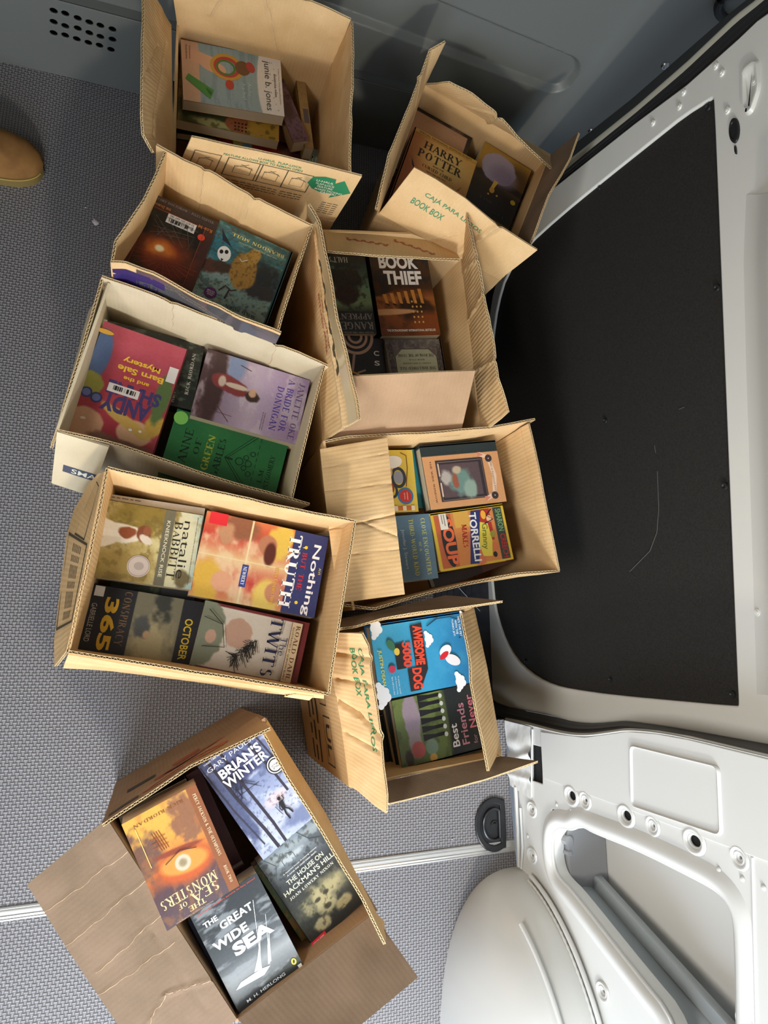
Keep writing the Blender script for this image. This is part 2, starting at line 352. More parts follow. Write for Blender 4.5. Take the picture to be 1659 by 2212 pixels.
def carton(label, rim, z, flaps=(), base=K_PLAIN, inset=.008, seed=0, cut='', wallkw=None, group=None):
    """rim: four picture points at height z, clockwise from far left: far, right, near, left walls"""
    R = [PZ(*p, z) for p in rim]; cen = sum(R, Vector())/4; root = empty('cardboard_box', (cen.x, cen.y, 0))
    tag(root, label, 'box', group)
    Lc = [r-Vector((cen.x, cen.y, 0)) for r in R]
    base_pts = [Vector((r.x, r.y, 0))*(1-inset/Vector((r.x, r.y, 0)).length)+Vector((0, 0, .004)) for r in Lc]
    mb = MB()
    for k, nm in enumerate('frnl'):
        kw = dict(nu=40, nv=14, wav=.0018, seed=seed+k*3, edges='b' if nm in cut else '', bow=.004)
        if wallkw and nm in wallkw: kw.update(wallkw[nm])
        top = kw.pop('top', None)
        B = [Lc[k], Lc[(k+1) % 4]] if not top else [PZ(*p)-Vector((cen.x, cen.y, 0)) for p in top]
        panel(mb, [base_pts[k], base_pts[(k+1) % 4]], B, **kw)
    mb.add([b for b in base_pts], [(0, 1, 2, 3)], 0); mb.add([b+Vector((0, 0, .004)) for b in base_pts], [(0, 3, 2, 1)], 0)
    mb.build('body', KM(base), root)
    for k, fl in enumerate(flaps):
        nm, A, B = fl[:3]; kw = dict(seed=seed+31+k*7, edges="bse", nu=96, nv=34, wav=.0016); kw.update(fl[3] if len(fl) > 3 else {})
        m_ = kw.pop('mat', base); fb = MB(); off = Vector((cen.x, cen.y, 0))
        panel(fb, [PZ(*p)-off for p in A], [PZ(*p)-off for p in B], **kw)
        fb.build(nm, KM(m_), root)
    return root
# ================================================================== the van
XW, XD, YB, ZW = .83, .90, 1.285, -.205
FLOOR = mat('grey_woven_vinyl', (118, 118, 124), .55, 0, .5); n, l, b = nodes(FLOOR)
tc = n.new('ShaderNodeTexCoord'); mp = n.new('ShaderNodeMapping'); mp.inputs['Rotation'].default_value = (0, 0, .02); l.new(tc.outputs['Object'], mp.inputs['Vector'])
ns = n.new('ShaderNodeTexNoise'); ns.inputs['Scale'].default_value = 220; ns.inputs['Detail'].default_value = 3; l.new(tc.outputs['Object'], ns.inputs['Vector'])
wp = n.new('ShaderNodeMixRGB'); wp.inputs[0].default_value = .0022; l.new(mp.outputs['Vector'], wp.inputs[1]); l.new(ns.outputs['Color'], wp.inputs[2])
m2 = n.new('ShaderNodeMapping'); m2.vector_type = 'POINT'; m2.inputs['Scale'].default_value = (1/.0062, 1/.0056, 1); m2.inputs['Location'].default_value = (0, 0, .5); l.new(wp.outputs[0], m2.inputs['Vector'])
ck = n.new('ShaderNodeTexChecker'); ck.inputs['Scale'].default_value = 1; l.new(m2.outputs['Vector'], ck.inputs['Vector'])
wx = n.new('ShaderNodeTexWave'); wx.bands_direction = 'X'; wx.wave_profile = 'SIN'; wx.inputs['Scale'].default_value = .314159*1.0; l.new(m2.outputs['Vector'], wx.inputs['Vector'])
wy = n.new('ShaderNodeTexWave'); wy.bands_direction = 'Y'; wy.wave_profile = 'SIN'; wy.inputs['Scale'].default_value = .314159*1.0; l.new(m2.outputs['Vector'], wy.inputs['Vector'])
hm = n.new('ShaderNodeMixRGB'); l.new(ck.outputs['Fac'], hm.inputs[0]); l.new(wx.outputs['Fac'], hm.inputs[1]); l.new(wy.outputs['Fac'], hm.inputs[2])
cr = n.new('ShaderNodeValToRGB'); cr.color_ramp.elements[0].position = .05; cr.color_ramp.elements[1].position = .95
cr.color_ramp.elements[0].color = (*srgb((88, 86, 88)), 1); cr.color_ramp.elements[1].color = (*srgb((140, 139, 143)), 1)
l.new(hm.outputs[0], cr.inputs['Fac']); l.new(cr.outputs['Color'], b.inputs['Base Color'])
bp = n.new('ShaderNodeBump'); bp.inputs['Strength'].default_value = .9; bp.inputs['Distance'].default_value = .0011
l.new(hm.outputs[0], bp.inputs['Height']); l.new(bp.outputs['Normal'], b.inputs['Normal'])
PAINT = mat('pale_grey_van_paint', (214, 216, 214), .33, 0, .5, .25)
DOORP = mat('door_paint', (224, 225, 220), .36, 0, .5, .25)
BULK = mat('slate_bulkhead_paint', (106, 110, 108), .42, 0, .5)
BLACK = noisy(mat('black_fibre_panel', (44, 44, 44), .85, 0, .2), (40, 39, 38), (50, 49, 47), 300, 3, .3, 900, dist=.0006)
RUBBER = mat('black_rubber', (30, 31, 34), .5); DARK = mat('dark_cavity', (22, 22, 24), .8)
SILL = noisy(mat('dark_step_plastic', (34, 36, 44), .5), (30, 32, 40), (44, 46, 54), 60, 4, .2, 400)
ALU = mat('aluminium', (205, 206, 205), .35, .6); STRIPE = mat('pale_flange_paint', (242, 243, 228), .3, 0, .5, .3)
STEEL = mat('screw_steel', (190, 190, 190), .25, 1.)
BACK = mat('outer_skin_primer', (226, 226, 222), .4)
# floor with the cut-out of the side step
out = [(-.95, -1.95), (XW-.002, -1.95), (XW-.002, -.49), (XW-.012, -.30), (XW-.014, -.2), (XW-.018, -.176), (.652, -.176), (.642, -.16), (.642, 1.22), (.66, YB), (-.95, YB)]
vs, fs = plate(out, [], .012, .0015, lambda a, b, c: (a, b, c-.006)); m = MB(); m.add(vs, fs); struct(m.build('floor', FLOOR))
m = MB(); m.box(.60, -.18, ZW-.02, XD+.12, YB+.05, ZW)
m.box(.60, -.185, ZW, .641, YB, -.013); m.box(.60, -.20, ZW, XD+.06, -.18, -.013)
for k in range(9): m.box(.70+.018*k, -.15, ZW, .704+.018*k, 1.2, ZW+.0025)
struct(m.build('trim_1', SILL))
# the light threshold strip across the floor, three ridges
m = MB()
prof = [(-.0125, 0), (-.0115, .002), (-.009, .003), (-.0075, .0018), (-.0055, .003), (-.0035, .0032), (-.002, .0018), (.002, .0018), (.0035, .0032), (.0055, .003), (.0075, .0018), (.009, .003), (.0115, .002), (.0125, 0)]
ya = lambda x: -.4625+.012*(x+.21)
m.add([(x, ya(x)+a, b+.0004) for x in (-.95, XW-.004) for a, b in prof], [(i, i+1, len(prof)+i+1, len(prof)+i) for i in range(len(prof)-1)])
struct(m.build('trim_2', ALU))
# left wall, ceiling
m = MB(); m.box(-.99, -1.95, 0, -.95, YB, 1.95); struct(m.build('wall_left', mat('wall_lining', (70, 68, 66), .8)))
m = MB(); m.box(-.99, -1.95, 1.95, 1.2, YB+.05, 1.99); struct(m.build('ceiling', mat('ceiling_lining', (190, 188, 182), .8)))
# bulkhead with its pressed channel
nx, nz = 150, 120; xs = np.linspace(-.95, 1.2, nx+1); zs = np.linspace(-.3, 1.95, 260+1); m = MB()
def sdf_round(x, z, x0, x1, z0, z1, r):
    cx, cz = (x0+x1)/2, (z0+z1)/2; dx = abs(x-cx)-(x1-x0)/2+r; dz = abs(z-cz)-(z1-z0)/2+r
    return math.hypot(max(dx, 0), max(dz, 0))+min(max(dx, dz), 0)-r
xs = np.unique(np.round(np.r_[xs, np.linspace(.78, .92, 40)], 4)); zs = np.unique(np.round(np.r_[zs, np.linspace(.26, .42, 64)], 4))
def zz(x, z): return z-(.3135-.0735*(x-.356))+.318
vs = []
for z in zs:
    for x in xs:
        d = sdf_round(x, zz(x, z), -.7, .895, .318, .425+.02*max(0, .9-x), .045); vs.append((x, YB+.014*min(1, max(0, -d/.012)), z))
W = len(xs)
m.add(vs, [(j*W+i, j*W+i+1, (j+1)*W+i+1, (j+1)*W+i) for j in range(len(zs)-1) for i in range(W-1)])
bulk = struct(m.build('wall_front', BULK))
for i, (px, py, r) in enumerate([(1437, 142, .0095), (1278, 283, .009)]):
    p = PY(px, py, YB); s = MB(); s.tube([(p.x, YB-.001, p.z), (p.x, YB-.004, p.z)], [r, r*.8], n=20); s.tube([(p.x, YB-.004, p.z), (p.x, YB-.007, p.z)], [r*.5, r*.3], n=6)
    tag(s.build('screw', STEEL), ['shiny round screw in the slate bulkhead, nearer the top right corner', 'shiny round screw in the slate bulkhead beside the upper right carton'][i], 'screw', 'bulkhead screws')
p = PY(1600, 2, YB); s = MB(); s.tube([(p.x+.05*math.cos(a), YB-.012, p.z+.035*math.sin(a)) for a in np.linspace(0, 2*math.pi, 28)[:-1]], .009, closed=True)
for sx in (-1, 1): s.tube([(p.x+.05*sx, YB-.012, p.z), (p.x+.05*sx, YB, p.z)], .007)
tag(s.build('tie_down_ring', RUBBER), 'black ring handle on the bulkhead at the upper right corner', 'tie ring')
# lower kick plate of the bulkhead with its vent holes
YK = 1.262; m = MB(); holes = []
for r_, pts in enumerate([[(116, 22), (141, 28), (168, 38), (193, 47), (217, 54), (243, 62)], [(116, 46), (141, 55), (168, 60), (193, 70), (217, 78), (243, 84)], [(116, 70), (141, 75), (166, 83), (191, 91), (215, 97), (240, 106)]]):
    for q in pts: p = PY(*q, YK); holes.append(ell(p.x, p.z, .0085, .0078, 16))
vs, fs = plate([(-.95, 0.001), (.64, .001), (.64, .198), (-.95, .198)], holes, .004, .001, lambda a, b, c: (a, YK-c, b)); m.add(vs, fs, 0)
m.box(-.95, YK, .195, .64, YB, .199, 0)
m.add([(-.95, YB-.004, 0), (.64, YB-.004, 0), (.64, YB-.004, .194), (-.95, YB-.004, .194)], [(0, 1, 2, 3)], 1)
struct(m.build('baseboard_front', [BULK, DARK]))
# ---- right wall behind the sliding door
def yz(px, py, X=XW): p = PX(px, py, X); return (p.y, p.z)
wf = lambda X: (lambda a, b, c: (X+c, a, b))
seal_low = [(1050, 1530), (1093, 1554), (1146, 1565), (1211, 1583), (1265, 1589), (1330, 1580), (1357, 1576), (1420, 1581), (1488, 1593), (1659, 1634), (1900, 1690)]
opening = [(1191, 1821), (1195, 1799), (1203, 1791), (1213, 1788), (1230, 1793), (1241, 1790), (1249, 1785), (1262, 1787), (1279, 1798), (1376, 1836), (1488, 1892), (1544, 1922), (1570, 1948), (1583, 1981), (1587, 2060), (1590, 2212), (1594, 2420), (1560, 2470), (1490, 2400), (1462, 2212), (1370, 2100), (1234, 1925), (1215, 1907), (1200, 1888), (1192, 1858)]
op = smooth_poly([yz(*p) for p in opening], 2)
slots = []; rings = []
for (px, py, a, b_, ang, ring) in [(1235, 1719, 8.5, 12, .35, 1), (1265, 1729, 4, 6, 0, 2), (1353, 1762, 10, 13, .35, 1), (1411, 1784, 4, 6, 0, 2), (1500, 1817, 13, 15, .35, 1), (1598, 1853, 5, 7, 0, 2), (1150, 1748, 3.5, 5, 0, 2), (1150, 1848, 3.5, 5, 0, 2),
                                  (1193, 1620, 3.5, 6, 0, 0), (1195, 1754, 4.5, 8, 0, 0), (1303, 2142, 4, 6, 0, 2), (1611, 2207, 5, 7, 0, 2)]:
    c_ = yz(px, py); e1 = yz(px+a, py); e2 = yz(px, py+b_); ra = abs(e1[1]-c_[1])+abs(e1[0]-c_[0])*.3; rb = abs(e2[0]-c_[0])
    slots.append(ell(*c_, rb, ra, 20)); rings.append((c_, rb, ra, ring))
slot = smooth_poly([yz(*p) for p in [(1147.5, 1606), (1171, 1612), (1173, 1696), (1148, 1688)]], 0)
outer = [yz(*p) for p in seal_low[2:]][::-1]; outer = [(y, max(z, .001)) for y, z in outer]
outer = [(-.19, 1.94)]+outer+[(-.185, .08), (-.19, .001), (-1.94, .001), (-1.94, 1.94)]
outer = [outer[0]]+[p for p in outer[1:] if True]
m = MB(); vs, fs = plate(outer, [op, slot]+slots, .006, .0022, wf(XW+.003)); m.add(vs, fs, 0)
def ringlip(c_, rb, ra, k0, k1, lift):
    N_ = 28; prof = [(k0, 0), (k0*.6+k1*.4, lift), (k0*.3+k1*.7, lift), (k1, 0)]; vs = []
    for (k, h) in prof: vs += [(XW-.0005-h, c_[0]+(rb+k)*math.cos(t), c_[1]+(ra+k)*math.sin(t)) for t in [2*math.pi*i/N_ for i in range(N_)]]
    m.add(vs, [(j*N_+i, j*N_+(i+1) % N_, (j+1)*N_+(i+1) % N_, (j+1)*N_+i) for j in range(3) for i in range(N_)], 0)
for c_, rb, ra, ring in rings:
    m.add([(XW+.007, c_[0]+(rb+.004)*math.cos(t), c_[1]+(ra+.004)*math.sin(t)) for t in [2*math.pi*i/20 for i in range(20)]], [tuple(range(20))], 1)
    if ring == 1: ringlip(c_, rb, ra, .001, .011, .0035)
    if ring == 2: ringlip(c_, rb, ra, .001, .006, .002); ringlip(c_, rb, ra, .005, .013, .003)
# rounded lip all round the opening
N_ = len(op); cxy = np.array(op); tg = np.roll(cxy, -1, 0)-np.roll(cxy, 1, 0); nr = np.stack([tg[:, 1], -tg[:, 0]], 1); nr /= np.linalg.norm(nr, axis=1, keepdims=True)
area2 = sum(cxy[i][0]*cxy[(i+1) % N_][1]-cxy[(i+1) % N_][0]*cxy[i][1] for i in range(N_))
if area2 < 0: nr = -nr
prof = [(.0, .03), (.0, .004), (.004, -.004), (.010, -.0085), (.018, -.009), (.027, -.005), (.036, .0)]; vs = []
for k, h in prof: vs += [(XW+h, *(cxy[i]+nr[i]*k)) for i in range(N_)]
m.add(vs, [(j*N_+i, j*N_+(i+1) % N_, (j+1)*N_+(i+1) % N_, (j+1)*N_+i) for j in range(len(prof)-1) for i in range(N_)], 0)
# overlapping upper sheet with the pressed rectangle
up = [(-.19, .1)]+[(y-.004, z) for y, z in [yz(*p) for p in seal_low[2:]]]+[(-.2, 1.9), (-.31, 1.9), (-.298, .70), (-.279, .127), (-.272, .112)]
up = [(y, max(z, .136)) for y, z in up if p]
up = [(-.19, .136)]+[p for p in up if p[1] > .1365]+[(-.2815, .136)]
m.add([(XW+.008, y, z) for y, z in [yz(*p) for p in [(1140, 1598), (1180, 1605), (1182, 1704), (1140, 1697)]]], [(0, 1, 2, 3)], 1)
eo = [yz(*p) for p in [(1364, 1607), (1560, 1654), (1567, 1808), (1367, 1741)]]
vs, fs = plate(up, [], .003, .0012, wf(XW-.0015)); m.add(vs, fs, 0)
eo = np.array(smooth_poly(eo, 0)); ec = eo.mean(0)
def rr(pts, r, n=6):
    out = []; N = len(pts)
    for i in range(N):
        p = np.array(pts[i]); a = np.array(pts[i-1])-p; b = np.array(pts[(i+1) % N])-p; a = a/np.linalg.norm(a); b = b/np.linalg.norm(b)
        for k in range(n+1): t = k/n; q0 = p+a*r*(1-t); q1 = p+b*r*t; out.append(tuple(q0*(1-t)+q1*t+ (p-p)))
    return out
lo = []
for k, h in [(1.0, 0), (.985, .003), (.965, .0042), (.945, .003), (.93, .0008)]:
    lo.append([(XW-.0032-h, *(ec+(np.array(q)-ec)*k)) for q in rr(eo, .012)])
n4 = len(lo[0]); m.add(sum(lo, []), [(j*n4+i, j*n4+(i+1) % n4, (j+1)*n4+(i+1) % n4, (j+1)*n4+i) for j in range(4) for i in range(n4)], 0)
m.add(lo[-1], [tuple(range(n4))], 0)
# small weld dimples and grooves
for (px, py) in [(1203, 1738), (1218, 1757), (1234, 1750), (1266, 1763), (1299, 1777), (1336, 1791), (1374, 1806), (1415, 1823), (1457, 1840), (1503, 1859), (1553, 1878), (1604, 1898), (1133, 1626), (1140, 1806), (1650, 1917)]:
    c_ = yz(px, py); m.add([(XW-.0005-.0022*math.cos(t*1.57), c_[0]+.0045*math.sin(t*1.57)*math.cos(a), c_[1]+.0045*math.sin(t*1.57)*math.sin(a)) for t in (1, .6, .25) for a in [2*math.pi*i/12 for i in range(12)]], [(j*12+i, j*12+(i+1) % 12, (j+1)*12+(i+1) % 12, (j+1)*12+i) for j in range(2) for i in range(12)]+[tuple(24+i for i in range(12))], 0)
g0, g1 = PX(1625, 1852, XW-.001), PX(1634, 2225, XW-.001); m.tube([g0, g1], .0018)
g0, g1 = PX(1150, 1575, XW-.002), PX(1148, 1722, XW-.002); m.tube([g0, g1], .0022)
struct(m.build('wall_right', [PAINT, DARK], angle=50))
# inner cavity behind the opening: outer skin, dark post, slanted rail tray
m = MB()
nX = 30; pts = []
for j in range(nX+1):
    z = .02+1.1*j/nX
    for i in range(nX+1):
        y = -1.3+1.05*i/nX; pts.append((.955+.03*math.sin(z*2.2)+.012*math.sin(y*3), y, z))
m.add(pts, [(j*(nX+1)+i, (j+1)*(nX+1)+i, (j+1)*(nX+1)+i+1, j*(nX+1)+i+1) for j in range(nX) for i in range(nX)], 0)
m.box(.84, -.26, .02, .97, -.25, 1.2, 0); m.box(.84, -1.3, 0.0, .97, -.25, .015, 0)
for (a, b, y, w_) in [(1221, 1240, 0, 0)]: pass
for px, w_, dep in [(1222, .010, .03), (1238, .014, .05), (1262, .006, .018), (1272, .006, .02)]:
    a = PX(px, 1800, .93); m.tube([(.95, a.y, a.z-.0), (.95, a.y-.3, a.z+.0)], w_, 0)
struct(m.build('wall_right_outer_skin', BACK, angle=60))
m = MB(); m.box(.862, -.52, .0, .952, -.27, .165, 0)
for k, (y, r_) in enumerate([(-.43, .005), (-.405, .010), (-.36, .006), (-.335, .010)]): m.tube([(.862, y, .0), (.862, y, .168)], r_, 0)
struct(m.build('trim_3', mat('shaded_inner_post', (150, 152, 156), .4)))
a0, a1 = PX(1240, 1922, .865), PX(1470, 2235, .865); b0, b1 = PX(1282, 1912, .925), PX(1525, 2185, .925); c0, c1 = PX(1290, 1897, .925), PX(1533, 2168, .925)
ext = lambda p, q: (p, q+(q-p)*.25)
rows = [ext(a0, a1), ext(a0*.94+b0*.06+Vector((-.003, 0, 0)), a1*.94+b1*.06+Vector((-.003, 0, 0))), ext(a0*.9+b0*.1, a1*.9+b1*.1), ext(a0*.5+b0*.5+Vector((.012, 0, 0)), a1*.5+b1*.5+Vector((.012, 0, 0))), ext(b0, b1), ext(b0+Vector((-.008, .002, .002)), b1+Vector((-.008, .002, .002))), ext(c0+Vector((-.01, .006, .008)), c1+Vector((-.01, .006, .008))), ext(c0+Vector((.004, .006, .008)), c1+Vector((.004, .006, .008)))]
m = MB(); K = 24; pts = []
for k in range(K+1):
    for (p, q) in rows: pts.append(p+(q-p)*(k/K))
R_ = len(rows); m.add(pts, [(k*R_+i, k*R_+i+1, (k+1)*R_+i+1, (k+1)*R_+i) for k in range(K) for i in range(R_-1)])
o = m.build('trim_4', mat('tray_grey_primer', (176, 184, 188), .35, 0, .5, .2)); sl = o.modifiers.new('thick', 'SOLIDIFY'); sl.thickness = .0025; struct(o)
# crumpled sill bracket at the foot of the door post
m = MB(); K = 40; q = [PX(1092, 1556, .815), PX(1149, 1570, XW), PX(1151, 1727, XW), PX(1114, 1700, .822)]; pts = []
q[0].z = .004; q[3].z = .004
for j in range(K+1):
    for i in range(K+1):
        u, v = i/K, j/K; p = (q[0]*(1-u)+q[1]*u)*(1-v)+(q[3]*(1-u)+q[2]*u)*v
        bump = .007*math.exp(-((v-.28)/.12)**2)*math.sin(math.pi*u)+.010*math.exp(-((v-.62+.25*u)/.06)**2)-.007*math.exp(-((v-.47)/.08)**2)*(1-u)+.006*math.exp(-((v-.82+.1*u)/.04)**2)+.003*(fbm(u*5, v*7, 3, 3)-.5)
        pts.append(p+Vector((-bump-.003, 0, bump*.4)))
m.add(pts, [(j*(K+1)+i, j*(K+1)+i+1, (j+1)*(K+1)+i+1, (j+1)*(K+1)+i) for j in range(K) for i in range(K)])
m.tube([PX(1114, 1700, .822), PX(1119, 1790, .824), PX(1121, 1872, .826)], .004)
m.tube([PX(1124, 1745, .826), PX(1129, 1830, .827), PX(1126, 1876, .827)], .003)
struct(m.build('trim_5', PAINT, angle=60))
# ---- wheel arch
m = MB(); cy_, ay, az, wx = -.895, .40, .335, .205; NT, NS = 72, 34; vs = []
for j in range(NS+1):
    s = (j/NS)**.6; rho = max(0, 1-s**2.6)**(1/2.6); x = XW+.004-wx*s
    for i in range(NT+1):
        t = math.pi*i/NT; k = rho; y = cy_+ay*k*math.cos(t); z = az*k*math.sin(t)
        if j < 30: z += .004*math.exp(-((s-.42)/.03)**2)*math.sin(t)
        vs.append((x, y, z))
m.add(vs, [(j*(NT+1)+i, (j+1)*(NT+1)+i, (j+1)*(NT+1)+i+1, j*(NT+1)+i+1) for j in range(NS) for i in range(NT)], 0)
arc = [(XW-.010, cy_+(ay+.012)*math.cos(t), (az+.012)*math.sin(t)) for t in np.linspace(.22, 2.9, 50)]
for k in range(len(arc)-1): pass
m.tube(arc, .0045, 0); arc2 = [(XW-.014, cy_+(ay+.002)*math.cos(t), (az+.002)*math.sin(t)) for t in np.linspace(.22, 2.9, 140)]
m.tube(arc2, [.0022 if i % 2 else .0034 for i in range(140)], 0, 8)
m.tube([(a[0]+.004, a[1]-.002, a[2]-.004) for a in arc], .0016, 1, 6)
rb_ = [(XW-.095+.02*math.sin(t), cy_+(ay*.985)*math.cos(t), .004+az*.97*math.sin(t)) for t in np.linspace(.5, 2.9, 40)]
m.tube(rb_, .0045, 0, 12)
tag(m.build('wheel_arch', [PAINT, DARK], angle=60), 'glossy pale grey rounded wheel arch against the right wall, lower right', 'wheel arch')
# ---- sliding door: white frame, black panel, rubber seal
pan = [(1537, 212), (1548, 207), (1549, 222), (1553, 300), (1577, 900), (1600, 1460), (1603, 1515), (1602, 1529), (1590, 1529), (1540, 1525), (1330, 1505), (1240, 1492), (1200, 1483), (1165, 1467), (1130, 1440), (1105, 1408), (1085, 1365), (1070, 1310), (1063, 1240), (1059, 1100), (1058, 950), (1060, 820), (1066, 730), (1076, 660), (1095, 594), (1140, 530), (1210, 466), (1300, 392), (1420, 296), (1480, 248)]
pq = smooth_poly([yz(*p, XD) for p in pan], 1)
fro = [(1640, 50), (1600, 88), (1488, 187), (1376, 270), (1264, 358), (1193, 414), (1130, 480), (1090, 560), (1068, 640), (1056, 720), (1050, 850), (1047, 1050), (1047, 1250), (1048, 1400), (1052, 1455), (1061, 1500), (1075, 1516), (1102, 1525), (1193, 1543), (1238, 1556), (1283, 1560), (1330, 1556), (1357, 1554), (1450, 1567), (1659, 1604), (1950, 1655)]
fq = [yz(*p, XD) for p in fro]; fq = fq+[(fq[-1][0]-.01, 1.9), (.80, 1.9), (.90, 1.1)]
vs, fs = plate(fq, [pq], .010, .0035, wf(XD)); m = MB(); m.add(vs, fs, 0)
# pressed shapes on the frame
def press(pts, lift, shrink, mi=0, X=XD-.005):
    P_ = np.array([yz(*p, X) for p in pts]); c_ = P_.mean(0); lo = []
    for k, h in [(1, 0), (1-shrink*.3, lift), (1-shrink*.7, lift), (1-shrink, lift*.25)]: lo.append([(X-h, *(c_+(np.array(p)-c_)*k)) for p in rr([tuple(p) for p in P_], .012)])
    n = len(lo[0]); m.add(sum(lo, []), [(j*n+i, j*n+(i+1) % n, (j+1)*n+(i+1) % n, (j+1)*n+i) for j in range(3) for i in range(n)]+[tuple(3*n+i for i in range(n))], mi)
press([(1605, 148), (1640, 122), (1645, 190), (1625, 250), (1607, 250)], .006, .35)
for (px, py) in [(1547, 143), (1560, 158), (1477, 200), (1468, 231), (1411, 266), (1572, 239), (1631, 177), (1638, 1323)]:
    c_ = yz(px, py, XD-.005)
    for k0, h in ((.0065, .003), (.003, .0045)):
        m.add([(XD-.005-(h if r_ < .9 else 0), c_[0]+k0*r_*math.cos(a), c_[1]+k0*r_*math.sin(a)) for r_ in (1, .8) for a in [2*math.pi*i/14 for i in range(14)]], [(i, (i+1) % 14, 14+(i+1) % 14, 14+i) for i in range(14)]+[tuple(14+i for i in range(14))], 0)
# swelling of the upper door (window reveal) on the far right
K = 30; pts = []
lo_ = [(1612, 420), (1606, 560), (1612, 800), (1622, 1100), (1635, 1500)]
for j in range(K+1):
    for i in range(9):
        e = poly_at([(*p, 0) for p in lo_], np.array([j/K]))[0]; u = i/8
        p = PX(e[0]+u*190, e[1]+10*u, XD-.005); pts.append((XD-.005-.035*math.sin(min(1, u*1.6)*1.5708)**2, p.y, p.z))
m.add(pts, [(j*9+i, j*9+i+1, (j+1)*9+i+1, (j+1)*9+i) for j in range(K) for i in range(8)], 0)
door = m.build('door_1', DOORP, angle=50); struct(door)
vs, fs = plate(pq, [], .006, .001, wf(XD+.004)); m = MB(); m.add(vs, fs, 0)
struct(m.build('black_lining', BLACK, door)); del bpy.data.objects['black_lining']['kind']
lin = bpy.data.objects['black_lining']
for (px, py, r) in [(1530, 232, 13), (1295, 407, 8), (1549, 622, 12), (1308, 909, 10), (1566, 1050, 12), (1137, 1430, 9), (1319, 1468, 9), (1583, 1500, 11)]:
    c_ = PX(px, py, XD); s = MB(); rr_ = r*.00055
    s.add([(XD-.0005-h, c_.y+rr_*k*math.cos(a), c_.z+rr_*k*math.sin(a)) for k, h in ((1, 0), (.9, .0022), (.6, .0026), (.3, .001)) for a in [2*math.pi*i/18 for i in range(18)]], [(j*18+i, j*18+(i+1) % 18, (j+1)*18+(i+1) % 18, (j+1)*18+i) for j in range(3) for i in range(18)]+[tuple(54+i for i in range(18))])
    s.build('push_rivet', RUBBER, door)
s = MB()
for pl in [[(1420, 1018), (1423, 1100), (1419, 1150), (1404, 1190), (1360, 1235), (1372, 1248)], [(1467, 884), (1478, 879)], [(1414, 962), (1416, 978)]]:
    s.tube([PX(*p, XD+.0005) for p in pl], .0006, 0, 5)
s.build('scratch', mat('grey_scratch', (86, 86, 84), .8), door)
for (px, py, a, b_) in [(1587, 282, 19, 25), (1590, 324, 4, 5)]:
    c_ = PX(px, py, XD-.006); e1 = PX(px+a, py, XD); e2 = PX(px, py-b_, XD); s = MB(); ra = abs(e1.z-c_.z)*.9; rb = abs(e2.y-c_.y)*.9
    s.add([(XD-.0055-h, c_.y+rb*k*math.cos(t), c_.z+ra*k*math.sin(t)) for k, h in ((1, 0), (.95, .003), (.7, .0035), (.65, .002)) for t in [2*math.pi*i/28 for i in range(28)]], [(j*28+i, j*28+(i+1) % 28, (j+1)*28+(i+1) % 28, (j+1)*28+i) for j in range(3) for i in range(28)]+[tuple(84+i for i in range(28))])
    s.build('plug', RUBBER, door)
def band(name, E1, E2, mt, bulge, ridges=0, K=90, parent=None):
    """rubber or painted band lofted between two edges"""
    t = np.linspace(0, 1, K+1); A = poly_at(E1, t); B = poly_at(E2, t); m = MB(); R_ = 13; pts = []
    for k in range(K+1):
        for i in range(R_):
            u = i/(R_-1); p = A[k]*(1-u)+B[k]*u; h = bulge*math.sin(math.pi*u)+ridges*abs(math.sin(3*math.pi*u)); pts.append((p[0]-h, p[1], p[2]))
    m.add(pts, [(k*R_+i, k*R_+i+1, (k+1)*R_+i+1, (k+1)*R_+i) for k in range(K) for i in range(R_-1)])
    return struct(m.build(name, mt, parent, angle=60))
sm = lambda L: smooth_poly(L, 2, False)
seal_up = [(1040, 1470), (1052, 1498), (1061, 1506), (1075, 1520), (1102, 1529), (1193, 1547), (1238, 1559), (1283, 1563), (1330, 1559), (1357, 1557), (1450, 1570), (1659, 1607), (1950, 1660)]
band('trim_6', [PX(*p, XW+.004) for p in sm(seal_low[:1]+[(1062, 1545)]+seal_low[1:])], [PX(*p, XD-.004) for p in sm(seal_up)], RUBBER, .006, .004)
band('trim_7', [PX(*p, XW-.003) for p in sm([(1093, 1557), (1146, 1568), (1211, 1586), (1265, 1592), (1330, 1583), (1357, 1579), (1420, 1584), (1488, 1596), (1659, 1637), (1900, 1693)])], [PX(*p, XW+.005) for p in sm([(1093, 1550), (1146, 1561), (1211, 1579), (1265, 1585), (1330, 1576), (1357, 1572), (1420, 1577), (1488, 1589), (1659, 1630), (1900, 1686)])], PAINT, .004)
F0 = [(1760, -45), (1700, 0), (1659, 36), (1600, 88), (1488, 187), (1376, 270), (1264, 358), (1193, 414), (1130, 480), (1090, 560), (1068, 640), (1054, 740), (1046, 900)]
S1 = [(1760, -90), (1700, -40), (1655, 2), (1600, 44), (1488, 149), (1376, 246), (1264, 336), (1195, 394), (1125, 462), (1080, 545), (1056, 630), (1042, 730), (1036, 900)]
S0 = [(1755, -105), (1690, -52), (1645, -10), (1590, 32), (1486, 131), (1374, 229), (1262, 319), (1190, 376), (1110, 455), (1062, 540), (1040, 630), (1030, 730), (1024, 900)]
G0 = [(1740, -120), (1675, -65), (1625, -10), (1572, 32), (1476, 116), (1364, 214), (1250, 304), (1176, 362), (1092, 448), (1040, 540), (1018, 630), (1010, 730), (1006, 900)]
band('trim_8', [PX(*p, XD+.005) for p in F0], [PX(*p, XD+.012) for p in S1], RUBBER, .012, .003)
band('trim_9', [PX(*p, XD+.014) for p in S1], [PX(*p, XD+.018) for p in S0], STRIPE, .004)
band('trim_10', [PX(*p, XD+.018) for p in S0], [PX(*p, XD+.06) for p in G0], RUBBER, .002)
